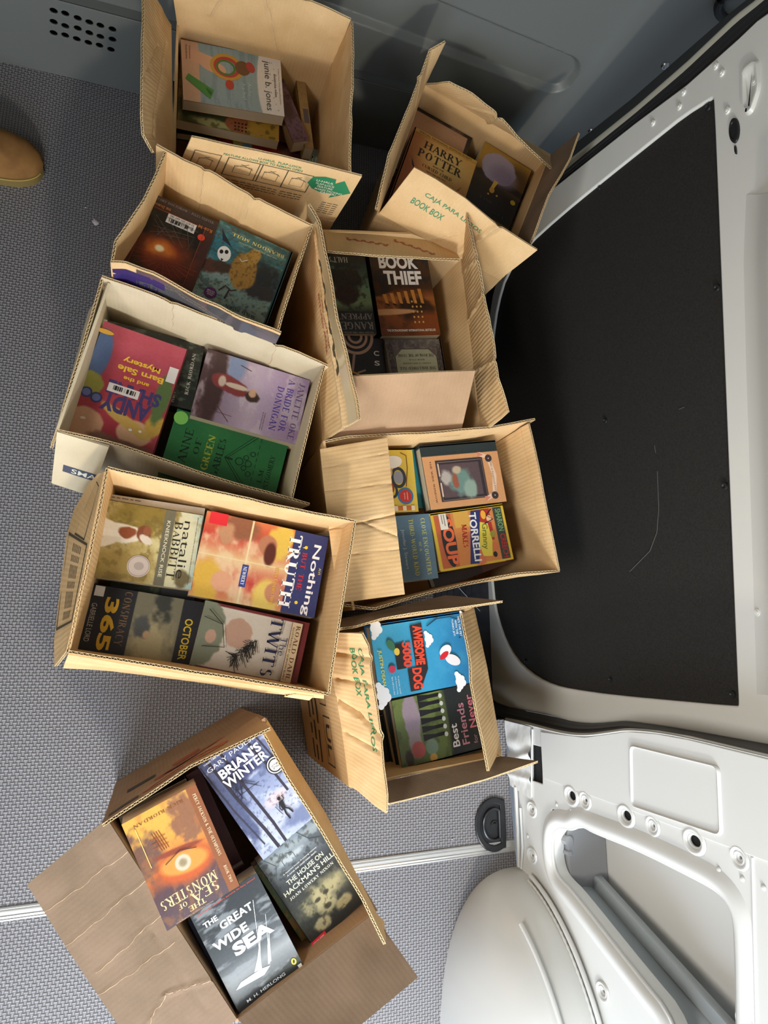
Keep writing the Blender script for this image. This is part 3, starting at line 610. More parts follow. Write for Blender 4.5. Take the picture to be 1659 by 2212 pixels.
# ---- recessed floor tie-down
c_ = PZ(1066, 1780, 0); root = empty('floor_tie_down', (c_.x, c_.y, 0)); tag(root, 'black round-backed tie-down cup set into the grey floor by the right wall', 'tie-down')
def dshape(r, flat, n=40):
    p = []
    for k in range(n+1):
        a = math.radians(62)+math.radians(236)*k/n; p.append((r*.82*math.cos(a)*1.0, r*math.sin(a)))
    x = flat; ys = p[0][1]; return p+[(x, -ys*1.0), (x, ys)]
def dplate(rr0, fl0, hole, th, mt, nm, z):
    vs, fs = plate(smooth_poly(dshape(rr0, fl0), 1), [smooth_poly(dshape(*hole), 1)] if hole else [], th, min(.003, th/2.2), lambda a, b, c: (a, b, c+z)); mm = MB(); mm.add(vs, fs); return mm.build(nm, mt, root)
BLKP = mat('black_plastic', (34, 36, 40), .32)
dplate(.055, .026, (.046, .018), .006, BLKP, 'rim', .003)
dplate(.0465, .0185, None, .002, BLKP, 'pan', .0012)
mm = MB(); mm.tube([(a*.72, b*.72, .0055) for a, b in smooth_poly(dshape(.046, .018), 1)], .0032, closed=True); mm.build('ring', mat('dark_steel', (70, 72, 76), .3, .7), root)
mm = MB(); mm.tube([(0.0, 0, .002), (0, 0, .005)], [.009, .008], n=20); mm.tube([(0, 0, .005), (0, 0, .008)], [.005, .003], n=12); mm.build('bolt', RUBBER, root)
# ---- boot toe coming in from the left
LEA = noisy(mat('tan_suede', (140, 100, 56), .85, 0, .2), (124, 88, 50), (150, 110, 64), 30, 5, .3, 600)
SOLE = mat('yellow_gum_sole', (124, 106, 58), .6)
tip = PZ(96, 352, .03); root = empty('boot', (tip.x-.14, tip.y+.004, 0), -.03); tag(root, 'tan suede boot toe standing on the dark floor at the left edge', 'boot')
def bootw(x): # half width along the foot, x=0 heel .. .29 toe
    return .030+.0195*math.sin(min(1, x/.2)*1.57) if x < .2 else .0495*max(0, 1-((x-.2)/.092)**2.6)**(1/2.2)
def shell(z0, z1, grow, mt, nm, dome=False):
    mm = MB(); K = 46; R_ = 22; pts = []; xs_ = [.292*(k/K)**.85 for k in range(K+1)]
    for x in xs_:
        w = bootw(x)+grow
        hh = z1 if not dome else (z0+(.055+.05*max(0, (.2-x)/.2))*max(.02, 1-max(0, (x-.17)/.125)**2.4)**.6)
        for i in range(R_):
            a = math.pi*i/(R_-1); ca, sa = math.cos(a), math.sin(a)
            if dome: pts.append((x, w*math.copysign(abs(ca)**.75, ca), z0+(hh-z0)*sa**.8))
            else: pts.append((x, w*math.copysign(abs(ca)**.6, ca), z0+(z1-z0)*(1 if sa > .25 else sa*4)))
    n = len(xs_); mm.add(pts, [(k*R_+i, k*R_+i+1, (k+1)*R_+i+1, (k+1)*R_+i) for k in range(n-1) for i in range(R_-1)]+[tuple(k*R_ for k in range(n))+tuple(k*R_+R_-1 for k in range(n-1, -1, -1)), tuple(range(R_))])
    o = mm.build(nm, mt, root, angle=70, loc=(-.155, 0, 0)); return o
shell(.0, .022, .004, SOLE, 'sole'); shell(.018, 0, .0, LEA, 'upper', True)
mm = MB(); mm.tube([(-.10, 0, .06), (-.105, 0, .12), (-.11, 0, .20)], [.047, .044, .05], n=28); mm.build('shaft', LEA, root)
for x in (-.005, .012): pass
mm = MB(); mm.tube([(-.155+x, -(bootw(x)+.0025), .020) for x in np.linspace(.05, .288, 40)], .0012, 0, 6); mm.build('welt_stitching', mat('stitch_thread', (190, 160, 90), .8), root)
# ---- scraps on the floor
def scrap(px, py, s, label, cat, mt, seed, h=.004, asp=1.):
    p = PZ(px, py, 0); rnd = random.Random(seed); m = MB(); n = 11; tp = [(s*(.6+.5*rnd.random())*math.cos(a)*asp, s*(.6+.5*rnd.random())*math.sin(a)) for a in [2*math.pi*i/n for i in range(n)]]
    m.add([(a, b, 0) for a, b in tp]+[(a*.75, b*.75, h*(.6+.6*rnd.random())) for a, b in tp]+[(0, 0, h*1.2)], [(i, (i+1) % n, n+(i+1) % n, n+i) for i in range(n)]+[(n+i, n+(i+1) % n, 2*n) for i in range(n)])
    o = m.build('scrap', mt, loc=(p.x, p.y, .0008)); o.rotation_euler[2] = seed; tag(o, label, cat)
    return o
WH = mat('white_scrap', (205, 196, 205), .8)
scrap(91, 135, .012, 'lumpy white scrap lying where the floor meets the front bulkhead', 'scrap', WH, 1, .008, 1.2).name = 'foam_scrap'
scrap(206, 480, .007, 'thin white paper sliver on the dark floor below the boot', 'scrap', WH, 2, .0015, 1.4).name = 'paper_scrap'
scrap(185, 449, .002, 'tiny white crumb on the dark floor beside the paper sliver', 'crumb', WH, 3, .001).name = 'paper_crumb'
scrap(976, 1813, .0026, 'tiny white crumb on the lit floor left of the tie-down cup', 'crumb', WH, 4, .002).name = 'paper_crumb'
s = MB(); s.tube([PZ(990, 1268, ZW+.003), PZ(1037, 1320, ZW+.003)], .0011, 0, 6); s.build('scratch_mark', mat('pale_scratch', (140, 144, 156), .7)); tag(bpy.data.objects['scratch_mark'], 'long pale scratch across the dark step beside the cartons', 'scratch')
# ================================================================== the cartons
def T(s, u, v, w, h, rot, side, ink, font='sans'): return ('text', s, u, v, w, h, rot, side, ink, font)+((.0016,) if ink == 5 else ())
def Q(pts, u, v, w, h, rot, side, ink, faces=None): return ('poly', pts, u, v, w, h, rot, side, ink)+((faces,) if faces else ())
G3, K4, W5, R6, B7_, TP8, TG9, PU10, BL11 = 3, 4, 5, 6, 7, 8, 9, 10, 11
def strip(n=30, m=4):
    P_ = [(-.5+i/n, -.5+j/m) for j in range(m+1) for i in range(n+1)]; W_ = n+1
    return P_, [(j*W_+i, j*W_+i+1, (j+1)*W_+i+1, (j+1)*W_+i) for j in range(m) for i in range(n)]
SP, SF = strip()
fo, ff = frame_pts(1, 1, .03)
# 1 carton in the far left corner
arrow = [(-.5, -.02), (-.44, .3), (-.2, .42), (.05, .42), (.08, .22), (.22, .42), (.24, .44), (.5, -.05), (.1, -.5), (.12, -.3), (-.1, -.34), (-.35, -.24)]
pr = [T('U-HAUL  FLAP-LOCK', .52, .885, .075, .0046, 0, 1, G3), T('FEATURE ALLOWS BOX TO REMAIN OPEN', .43, .83, .135, .0046, 0, 1, G3),
      Q(arrow, .855, .66, .080, .052, 0, 1, G3), T('U-HAUL', .815, .745, .032, .005, 0, 1, W5), T('FLAP-LOCK', .825, .69, .034, .0044, 0, 1, W5), T('FEATURE', .83, .64, .028, .0044, 0, 1, W5), T('MAKES PACKING', .86, .59, .050, .0044, 0, 1, W5), T('EASIER!', .865, .545, .028, .0044, 0, 1, W5)]
for u, w in ((.12, .045), (.335, .06), (.50, .05), (.66, .046)):
    pr += [Q(fo, u, .62, w, .044, 0, 1, K4, ff), Q(fo, u, .60, w*.5, .018, 0, 1, K4, ff), Q([(-.5, 0), (.5, 0), (.5, 1), (-.5, 1)], u-.01, .68, w*.4, .0008, 25, 1, K4), Q([(-.5, 0), (.5, 0), (.5, 1), (-.5, 1)], u+.02, .67, w*.4, .0008, -22, 1, K4)]
    for k in range(3): pr.append(T('#%d' % (4+k), u, .37-.045*k, w*.85, .0016, 0, 1, K4))
for k in range(6): pr.append(T('#3', .91, .34-.045*k, .030, .0014, 0, 1, K4))
carton('brown moving carton against the front bulkhead, printed flap with green arrow facing the camera', [(383, 50), (720, 132), (724, 470), (370, 396)], .32, [
    ('flap', [(383, 52, .322), (720, 134, .322)], [(366, -62, .44), (560, -22, .45), (672, 2, .45), (758, 42, .45)], dict(creases=[(.62, 0, .5, 1, .004, .006), (.2, .4, .3, 1, .003, .006)], wav=.003)),
    ('flap', [(721, 136, .322), (724, 470, .322)], [(760, 47, .45), (763, 188, .455), (757, 238, .45), (758, 371, .45)], dict(wav=.003)),
    ('flap', [(370, 398, .322), (724, 474, .322)], [(414, 294, .44), (600, 334, .448), (782, 379, .45)], dict(prints=pr, flip=False)),
    ('flap', [(368, 54, .322), (371, 330, .322)], [(309, -50, .44), (307, 160, .445), (305, 240, .44), (308, 290, .43), (330, 330, .40)], dict(creases=[(.2, .2, .9, .7, .003, .005), (.3, .5, .6, .95, .003, .005)], wav=.003))], seed=1)
# 2 carton in the far right corner
carton('brown moving carton tucked between the slate bulkhead and the sliding door', [(918, 180), (1188, 334), (1085, 598), (817, 459)], .33, [
    ('flap', [(918, 182, .332), (1188, 336, .332)], [(970, 176, .385), (1021, 202, .39), (1066, 240, .39), (1112, 289, .385), (1172, 346, .37), (1200, 372, .36)], dict(creases=[(.5, 0, .42, 1, .006, .008), (.42, 1, .3, .2, .003, .006)], wav=.003)),
    ('flap', [(1189, 338, .332), (1086, 598, .332)], [(1251, 287, .42), (1232, 343, .42), (1187, 419, .42), (1169, 467, .42), (1147, 523, .42)], dict(mat=K_DULL, prints=[Q(SP, .35, .9, .09, .030, 0, -1, BL11, SF)])),
    ('flap', [(819, 460, .332), (931, 522, .332), (1080, 603, .332)], [(895, 361, .43), (940, 385, .43), (1006, 428, .432), (1066, 479, .432), (1161, 539, .43)], dict(creases=[(.62, 0, .68, 1, .007, .009), (.4, 0, .52, .4, .003, .006)], prints=[T('CAJÁ PARA LIBROS', .40, .70, .130, .0125, 0, 1, G3), T('BOOK BOX', .245, .50, .070, .0125, 0, 1, G3)])),
    ('flap', [(915, 186, .332), (817, 458, .332)], [(962, 90, .45), (929, 108, .44), (913, 153, .43), (884, 229, .42), (840, 334, .41), (813, 452, .39)], dict(creases=[(.25, 0, .25, 1, .004, .006)]))], seed=11)
# 3 carton with the glossy film
carton('brown carton with glossy grey and purple film on its near wall, second from the bulkhead', [(339, 313), (675, 486), (603, 715), (241, 567)], .42, [], seed=21, cut='frnl', wallkw={
    'f': dict(top=[(339, 311, .42), (396, 344, .425), (464, 373, .425), (506, 398, .42), (578, 440, .42), (675, 488, .42)], creases=[(.55, .62, .62, 1, .006, .008), (.3, .75, .3, 1, .003, .006), (0, .78, 1, .78, -.004, .006)], wav=.003),
    'r': dict(top=[(676, 484, .42), (643, 586, .42), (600, 713, .42)]),
    'n': dict(top=[(607, 720, .42), (520, 685, .425), (419, 637, .42), (330, 590, .425), (269, 567, .42), (241, 567, .42)], prints=[Q(SP, .86, .86, .09, .085, 0, -1, PU10, SF), Q(SP, .58, .93, .16, .050, 0, -1, TG9, SF), Q(SP, .2, .93, .14, .046, 0, -1, TG9, SF)], wav=.004),
    'l': dict(top=[(241, 567, .42), (249, 521, .42), (311, 430, .42), (360, 326, .42)])})
# 4 cream faced carton
carton('cream-faced small carton with a dark blue size band, third from the bulkhead on the left', [(222, 600), (702, 790), (630, 1076), (123, 929)], .37, [
    ('flap', [(236, 612, .37), (124, 928, .37)], [(194, 672, .30), (160, 800, .30), (110, 968, .30)], dict(flip=False)),
    ('flap', [(124, 931, .37), (236, 964, .37)], [(112, 1042, .255), (197, 1070, .25)], dict(nu=30, prints=[Q(SP, .70, .62, .062, .017, 180, s_, B7_, SF) for s_ in (1, -1)]+[('text', 'SMALL', .84, .62, .055, .011, 180, s_, W5, 'sans', .0009) for s_ in (1, -1)])),
    ], base=K_WHITE, seed=31, cut='frnl', wallkw={
    'f': dict(top=[(220, 596, .375), (330, 636, .38), (480, 694, .38), (600, 742, .375), (727, 798, .37)], creases=[(.75, .7, .72, 1, .005, .008), (.3, .8, .28, 1, .003, .006), (0, .6, 1, .6, -.003, .006)], wav=.003),
    'n': dict(top=[(669, 1088, .37), (540, 1054, .37), (420, 1018, .372), (260, 962, .372), (123, 929, .37)])})
# 5 carton nearest below the cream one
pr5 = [Q(fo, .36, .5, .13, .10, 0, -1, K4, ff)]+[T('#6', .36, .3+.06*k, .11, .002, 0, -1, K4) for k in range(6)]+[Q(fo, .74, .45, .10, .05, 0, -1, K4, ff)]
pr5 += [tuple(list(p[:7])+[1]+list(p[8:])) for p in pr5]
carton('brown open carton at the centre left, its printed side flap folded down outside', [(232, 1011), (768, 1125), (710, 1499), (146, 1408)], .41, [
    ('flap', [(150, 1402, .408), (228, 1020, .408)], [(120, 1440, .30), (119, 1385, .285), (146, 1157, .275), (163, 1102, .28), (197, 1043, .31), (215, 1022, .38)], dict(prints=pr5)),
    ('flap', [(700, 1499, .407), (425, 1458, .407), (148, 1411, .407)], [(700, 1506, .36), (560, 1493, .36), (420, 1470, .34), (240, 1448, .32), (137, 1440, .31)], dict(creases=[(.1, .5, 1, .5, -.003, .006)])),
    ('torn_tab', [(640, 1497, .385), (678, 1502, .385)], [(614, 1503, .37), (668, 1511, .37)], dict(nu=14, nv=5, edges='bse')),
    ], seed=41, cut='frnl', inset=.02, wallkw={'f': dict(top=[(232, 1011, .41), (400, 1046, .412), (560, 1082, .41), (768, 1125, .41)], creases=[(0, .92, 1, .92, -.004, .006), (0, .8, 1, .8, -.003, .008)])})
# 6 middle carton with the taped flap
pr6 = [T('THIS SIDE UP', .50, .52, .10, .009, 0, s_, R6) for s_ in (1, -1)]+[T('ESTE LADO ARRIBA', .50, .40, .11, .009, 0, s_, R6) for s_ in (1, -1)]+[Q(SP, .5, .85, .46, .030, 0, s_, TP8, SF) for s_ in (1, -1)]
scr = smooth_poly([(-.5+.05*k, (.4 if k % 2 else -.35)*(.5+.5*math.sin(k*1.7))) for k in range(21)], 1, False)
def pen(L, w=.03):
    L = [np.array(p) for p in L]; P_ = []; F_ = []
    for i in range(len(L)-1):
        d = L[i+1]-L[i]; d = d/(np.linalg.norm(d)+1e-6); nn = np.array([-d[1], d[0]])*w; k = len(P_)
        P_ += [tuple(L[i]-nn), tuple(L[i+1]-nn), tuple(L[i+1]+nn), tuple(L[i]+nn)]; F_.append((k, k+1, k+2, k+3))
    return P_, F_
sp_, sf_ = pen(scr); pr6 += [Q(sp_, .5, .68, .20, .022, 0, s_, K4, sf_) for s_ in (1, -1)]
carton('large brown carton in the middle, one long side flap covered in clear tape', [(668, 497), (992, 505), (1040, 935), (700, 957)], .32, [
    ('flap', [(700, 503, .33), (800, 508, .33), (930, 521, .33), (985, 548, .33)], [(707, 543, .37), (807, 553, .375), (994, 561, .375)], dict(prints=[Q(sp_, .3, .4, .08, .02, 10, -1, R6, sf_), Q(sp_, .65, .5, .09, .02, 30, -1, R6, sf_), Q(sp_, .3, .4, .08, .02, 10, 1, R6, sf_), Q(sp_, .65, .5, .09, .02, 30, 1, R6, sf_)])),
    ('flap', [(992, 507, .322), (1042, 935, .322)], [(1011, 463, .42), (1027, 539, .43), (1042, 621, .43), (1069, 747, .43), (1075, 817, .43), (1099, 890, .42)], dict(mat=K_RIB, creases=[(.2, 0, .25, 1, .003, .005), (.45, 0, .42, 1, .004, .006), (.7, 0, .75, 1, .003, .005)], wav=.003)),
    ('flap', [(714, 957, .322), (993, 940, .322)], [(759, 812, .43), (900, 805, .432), (1026, 800, .43)], dict(mat=K_MID)),
    ('flap', [(668, 502, .322), (702, 952, .322)], [(668, 440, .45), (680, 458, .452), (692, 479, .455), (724, 663, .455), (750, 765, .45), (771, 862, .45), (777, 905, .45)], dict(prints=pr6, creases=[(.1, .6, 1, .62, .004, .006)], wav=.003))],
    seed=51, wallkw={'r': dict(mi=0, edges='')})
# 7 carton below it on the right
carton('brown carton by the sliding door with one wrinkled flap folded in over its books', [(700, 953), (1144, 915), (1207, 1232), (765, 1318)], .345, [
    ('flap', [(730, 1303, .345), (705, 1100, .345), (691, 971, .345)], [(874, 1284, .36), (853, 1110, .362), (836, 946, .36)], dict(creases=[(.47, 0, .50, 1, .005, .004), (.48, .5, .36, 1, .003, .004), (.72, 0, .70, 1, .002, .003), (.87, 0, .90, 1, .0015, .003), (.3, 0, .28, 1, .0015, .003)], wav=.003))],
    seed=61, cut='frn', base=K_PLAIN, inset=.012, wallkw={
    'f': dict(top=[(700, 955, .345), (754, 943, .35), (905, 934, .35), (1055, 922, .35), (1156, 906, .345)]),
    'r': dict(top=[(1143, 915, .345), (1163, 1002, .35), (1184, 1107, .35), (1208, 1232, .345)], creases=[(0, .93, 1, .93, .003, .004)]),
    'n': dict(top=[(1209, 1233, .345), (1115, 1240, .35), (1010, 1261, .35), (905, 1289, .35), (808, 1317, .35), (728, 1305, .345)])})
# 8 carton below that
p8a = [Q(fo, .62, .62, .09, .055, 0, s_, K4, ff) for s_ in (1, -1)]+[Q(fo, .22, .66, .09, .055, 0, s_, K4, ff) for s_ in (1, -1)]+[T('UL', .62, .62, .06, .032, 0, s_, K4) for s_ in (1, -1)]+[T('UL', .22, .66, .06, .032, 0, s_, K4) for s_ in (1, -1)]
p8a += [T('#%d' % (3+k), .4, .42-.09*k, .2, .010, 0, s_, K4) for s_ in (1, -1) for k in range(3)]
carton('brown moving carton nearest the tie-down cup, its left flap bent up with green lettering', [(705, 1346), (1022, 1310), (1082, 1634), (757, 1700)], .33, [
    ('flap', [(702, 1346, .332), (850, 1315, .332), (962, 1288, .332)], [(721, 1360, .37), (769, 1353, .372), (823, 1338, .375), (924, 1321, .375), (1008, 1311, .375), (1086, 1299, .37)], dict(mat=K_DULL)),
    ('flap', [(1022, 1314, .332), (1050, 1440, .332), (1080, 1616, .332)], [(996, 1325, .38), (1004, 1370, .385), (1015, 1422, .385), (1016, 1470, .385), (1032, 1557, .385), (1055, 1666, .38)], dict()),
    ('flap', [(1082, 1636, .332), (957, 1662, .332), (790, 1698, .332)], [(1162, 1646, .375), (1120, 1660, .37), (1042, 1686, .365), (939, 1713, .36), (840, 1737, .36)], dict(mat=K_DULL)),
    ('flap', [(757, 1697, .332), (738, 1560, .332), (706, 1385, .332), (706, 1366, .332)], [(836, 1756, .41), (836, 1716, .42), (819, 1564, .42), (796, 1395, .42), (782, 1368, .42)], dict(creases=[(.55, 0, .5, .5, .008, .009), (.5, .5, .42, .95, .006, .008), (.7, .1, .7, .9, .005, .007), (.35, .1, .33, .9, .004, .006), (.87, 0, .85, 1, .005, .007)], wav=.004,
        prints=[T('CAJA PARA LIBROS', .61, .80, .165, .0125, 0, s_, G3) for s_ in (1, -1)]+[T('BOOK BOX', .76, .63, .080, .0125, 0, s_, G3) for s_ in (1, -1)]))],
    seed=71, wallkw={'l': dict(prints=p8a)})
# 9 nearest carton, alone
hole_pts = [(-.5, -.35), (-.42, .1), (-.2, .3), (.2, .3), (.42, .1), (.5, -.35), (.42, -.5), (.3, -.2), (-.3, -.2), (-.42, -.5)]
ring_o = ell(0, 0, .5, .5, 30)+ell(0, 0, .40, .28, 30); ring_f = [(i, (i+1) % 30, 30+(i+1) % 30, 30+i) for i in range(30)]
p9 = []
for s_ in (1, -1):
    p9 += [Q(ring_o, .52, .80, .13, .05, 0, s_, R6, ring_f), T('PUSH HERE', .52, .70, .055, .010, 180 if s_ > 0 else 0, s_, R6), Q(hole_pts, .52, .80, .10, .016, 0, s_, 2), Q(SP, .2, .62, .05, .03, 0, s_, K4, SF), Q(SP, .50, .62, .05, .025, 0, s_, R6, SF)]
p9b = []
for s_ in (1, -1): p9b += [Q(ring_o, .5, .45, .14, .05, 0, s_, R6, ring_f), T('PUSH HERE', .5, .42, .06, .010, 180 if s_ > 0 else 0, s_, R6), Q(SP, .12, .5, .045, .03, 0, s_, K4, SF)]
carton('brown open carton nearest the camera, standing alone with wide flaps spread flat', [(228, 1766), (574, 1552), (812, 1968), (512, 2206)], .31, [
    ('flap', [(228, 1762, .312), (556, 1550, .312)], [(221, 1783, .41), (411, 1656, .41), (584, 1573, .41)], dict(prints=p9b)),
    ('flap', [(575, 1556, .312), (700, 1756, .312), (812, 1975, .312), (828, 1992, .30)], [(570, 1586, .37), (624, 1682, .375), (703, 1809, .375), (783, 1942, .37), (831, 2040, .355)], dict(mat=K_PLAIN)),
    ('flap', [(806, 1974, .312), (514, 2202, .312)], [(903, 2111, .365), (640, 2330, .365)], dict(mat=K_DULL, nv=26, prints=[Q(fo, .52, .48, .11, .055, 0, -1, K4, ff)])),
    ('flap', [(512, 2200, .312), (232, 1768, .312)], [(335, 2335, .29), (252, 2207, .29), (162, 2074, .29), (59, 1910, .29)], dict(mat=K_DULL, nv=26, creases=[(.1, .2, .95, .26, -.002, .004), (.55, 0, .52, .9, .0016, .003), (.70, 0, .69, 1, .0016, .003), (.20, 0, .27, .45, .003, .004), (.27, .45, .17, 1, .003, .004), (.84, 0, .86, 1, .001, .003), (.42, .1, .44, 1, .001, .003)]))],
    base=K_MID, seed=81, wallkw={'f': dict(prints=p9)})
# ================================================================== the books
def ss(x): x = np.clip(x, 0, 1); return x*x*(3-2*x)
def paint(U, V, ops, asp, seed):
    X = U; Y = V*asp; col = np.ones((U.size, 3))*np.array([128., 128, 128])
    def mix(a, c): nonlocal col; a = np.clip(a, 0, 1)[:, None]; col = col*(1-a)+np.array(c, float)*a
    for k, o in enumerate(ops):
        t = o[0]
        if t == 'base': col = np.ones((U.size, 3))*np.array(o[1], float)
        elif t in ('vg', 'hg'):
            s = V if t == 'vg' else U; ks = [a for a, _ in o[1]]; col = np.stack([np.interp(s, ks, [c[i] for _, c in o[1]]) for i in range(3)], 1)
        elif t == 'nz':   # scale x, scale y, colour, amount, threshold, sharpness
            n = fbm(X*o[1]+seed*3.1+k, Y*o[2]+k*7.7, seed+k, 5); mix(o[4]*ss((n-o[5])*o[6]), o[3])
        elif t == 'bl':   # cx cy rx ry colour soft rot wobble
            cx, cy, rx, ry, c, soft = o[1:7]; rot = math.radians(o[7]) if len(o) > 7 else 0; wob = o[8] if len(o) > 8 else 0
            dx = X-cx; dy = Y-cy*asp; a = dx*math.cos(rot)+dy*math.sin(rot); b = -dx*math.sin(rot)+dy*math.cos(rot)
            d = np.hypot(a/rx, b/ry)+wob*(fbm(X*9+k, Y*9, seed+k, 4)-.5)*2; mix((1-d)/max(soft, .03)+.5, c)
        elif t == 'rc':
            x0, y0, x1, y1, c = o[1:6]; mix(((U >= x0) & (U <= x1) & (V >= y0) & (V <= y1)).astype(float), c)
    col += (fbm(X*60, Y*60, seed+99, 2)-.5)[:, None]*10
    gr = col.mean(1, keepdims=True); col = (gr+(col-gr)*.88)*.95
    return srgb(np.clip(col, 0, 255))
def stroke_poly(pts, w):
    P_ = [np.array(p, float) for p in pts]; vs = []; n = len(P_)
    for i, p in enumerate(P_):
        a = P_[max(i-1, 0)]; b = P_[min(i+1, n-1)]; d = b-a; d = d/(np.linalg.norm(d)+1e-9); nn = np.array([-d[1], d[0]])*w/2; vs += [p-nn, p+nn]
    return vs, [(2*i, 2*i+2, 2*i+3, 2*i+1) for i in range(n-1)]
bn = [0]
def book(name, label, corners, z, t, ops, art=(), hard=False, group=None, res=1.5, spine=None, stickers=(), curl=0., page=None, size=None):
    bn[0] += 1; seed = bn[0]
    c = [PZ(*p, z) for p in corners]; cen = sum(c, Vector())/4
    ux = (c[1]-c[0]+c[2]-c[3])/2; uy = (c[0]-c[3]+c[1]-c[2])/2
    w = ux.length; ux.normalize(); uy = uy-ux*uy.dot(ux); h = uy.length
    root = empty(name, (cen.x, cen.y, z-t), math.atan2(ux.y, ux.x)); tag(root, label, 'book', group)
    asp = h/w; mb = MB(); th = .0026 if hard else .0008
    nx = max(8, int(w*1000/res)); ny = max(8, int(h*1000/res)); U, V = np.meshgrid(np.linspace(0, 1, nx+1), np.linspace(0, 1, ny+1)); U = U.ravel(); V = V.ravel()
    def zoff(u): return curl*np.maximum(0, np.asarray(u))**3
    X = (U-.5)*w; Y = (V-.5)*h; cols = paint(U, V, ops, asp, seed); W_ = nx+1
    mb.add(np.stack([X, Y, t+zoff(U)+(0.0)], 1), [(j*W_+i, j*W_+i+1, (j+1)*W_+i+1, (j+1)*W_+i) for j in range(ny) for i in range(nx)], 0, cols=cols)
    ec = srgb(spine if spine else ops[0][1] if ops[0][0] == 'base' else ops[0][1][0][1])
    for u in (np.linspace(0, 1, 9),):
        pass
    # underside and rim of the front board
    m_ = 9; uu = np.linspace(0, 1, m_); rim = [(-.5*w+a*w, -.5*h) for a in uu]+[(.5*w, .5*h-0) if False else (.5*w-a*w, .5*h) for a in uu]
    ru = list(uu)+list(1-uu); n = len(rim)
    mb.add([(x, y, t+float(zoff(a))) for (x, y), a in zip(rim, ru)]+[(x, y, t+float(zoff(a))-th) for (x, y), a in zip(rim, ru)], [(i, (i+1) % n, n+(i+1) % n, n+i) for i in range(n)], 0, cols=[tuple(ec)]*(2*n))
    mb.add([(x, y, t+float(zoff(a))-th) for (x, y), a in zip(rim, ru)], [(i, i+1, n-2-i, n-1-i) for i in range(m_-1)], 0, cols=[(.6, .55, .45)]*n)
    mb.box(-.5*w, -.5*h, 0, .5*w, .5*h, th, 0, tuple(ec))
    mb.box(-.5*w-(.001 if hard else 0), -.5*h, 0, -.5*w+th, .5*h, t, 0, tuple(ec))
    lay = 0
    def put(P2, F, c, mm=mb, lift=None):
        nonlocal lay
        lay += 1; P2 = np.asarray(P2, float); zz_ = t+.00006*lay+.00012+zoff(P2[:, 0]) if lift is None else t+lift+zoff(P2[:, 0])
        F = [tuple(f) for f in F]; cc = tuple(srgb(c))
        # face up
        a, b, d = (P2[i] for i in F[0][:3])
        keep = (P2[:, 0] > -.02) & (P2[:, 0] < 1.02)
        mm.add(np.stack([(P2[:, 0]-.5)*w, (P2[:, 1]-.5)*h, zz_], 1), F, 0, cols=[cc]*len(P2))
    def draw(art, mm=mb, lift0=None):
        for k, a in enumerate(art):
            kd = a[0]; lf = None if lift0 is None else lift0+.00006*k
            if kd == 'T':
                s, x, y, tw, thh, c = a[1:7]; rot = a[7] if len(a) > 7 else 0; font = a[8] if len(a) > 8 else 'sans'; bold = a[9] if len(a) > 9 else .015
                P_, F = text_shape(s, font, bold)
                r = math.radians(rot); up = abs(math.sin(r)) > .7; q = P_*np.array([tw*(h if up else w), thh*(w if up else h)])
                xx = q[:, 0]*math.cos(r)-q[:, 1]*math.sin(r); yy = q[:, 0]*math.sin(r)+q[:, 1]*math.cos(r)
                put(np.stack([x+xx/w, y+yy/h], 1), F, c, mm, lf)
            elif kd == 'R':
                x0, y0, x1, y1, c = a[1:6]; put([(x0, y0), (x1, y0), (x1, y1), (x0, y1)], [(0, 1, 2, 3)], c, mm, lf)
            elif kd == 'P': put(a[1], [tuple(range(len(a[1])))], a[2], mm, lf)
            elif kd == 'E':
                cx, cy, rx, ry, c = a[1:6]; rot = math.radians(a[6]) if len(a) > 6 else 0
                P_ = [(x, y/asp) for x, y in ell(0, 0, rx, ry, 32, rot)]; put([(cx+x, cy+y) for x, y in P_], [tuple(range(32))], c, mm, lf)
            elif kd == 'O':
                cx, cy, rx, ry, tk, c = a[1:7]; o1 = ell(0, 0, rx, ry, 40); o2 = ell(0, 0, rx-tk, ry-tk, 40)
                put([(cx+x, cy+y/asp) for x, y in o1+o2], [(i, (i+1) % 40, 40+(i+1) % 40, 40+i) for i in range(40)], c, mm, lf)
            elif kd == 'L':
                P_, F = stroke_poly([(x, y*asp) for x, y in a[1]], a[2]); put([(x, y/asp) for x, y in P_], F, a[3], mm, lf)
    draw(art)
    mb.build('cover', COVER, root, smooth=False)
    pg = MB(); g = .0028 if hard else .0006
    pg.box(-.5*w+th, -.5*h+g, th, .5*w-g, .5*h-g, t-th-.0001)
    pg.build('page_block', page or PAGES, root, smooth=False)
    for sname, slabel, bx, sart in stickers:
        sm_ = MB(); x0, y0, x1, y1, c = bx[:5]
        rnd = len(bx) > 5
        lf = .0011
        if rnd: P_ = [((x0+x1)/2+x, (y0+y1)/2+y/asp) for x, y in ell(0, 0, (x1-x0)/2, (x1-x0)/2, 32)]
        else: P_ = [(x0, y0), (x1, y0), (x1, y1), (x0, y1)]
        put(P_, [tuple(range(len(P_)))], c, sm_, lf-.0002)
        lo_ = [((p[0]-.5)*w, (p[1]-.5)*h, t+.0006) for p in P_]; hi_ = [((p[0]-.5)*w, (p[1]-.5)*h, t+lf-.0002+float(zoff(p[0]))) for p in P_]
        n = len(P_); sm_.add(lo_+hi_, [(i, (i+1) % n, n+(i+1) % n, n+i) for i in range(n)], 0, cols=[tuple(srgb(c))]*(2*n))
        draw(sart, sm_, lf)
        so = sm_.build(sname, COVER, root, smooth=False)
        if slabel: so['label'] = slabel
    return root
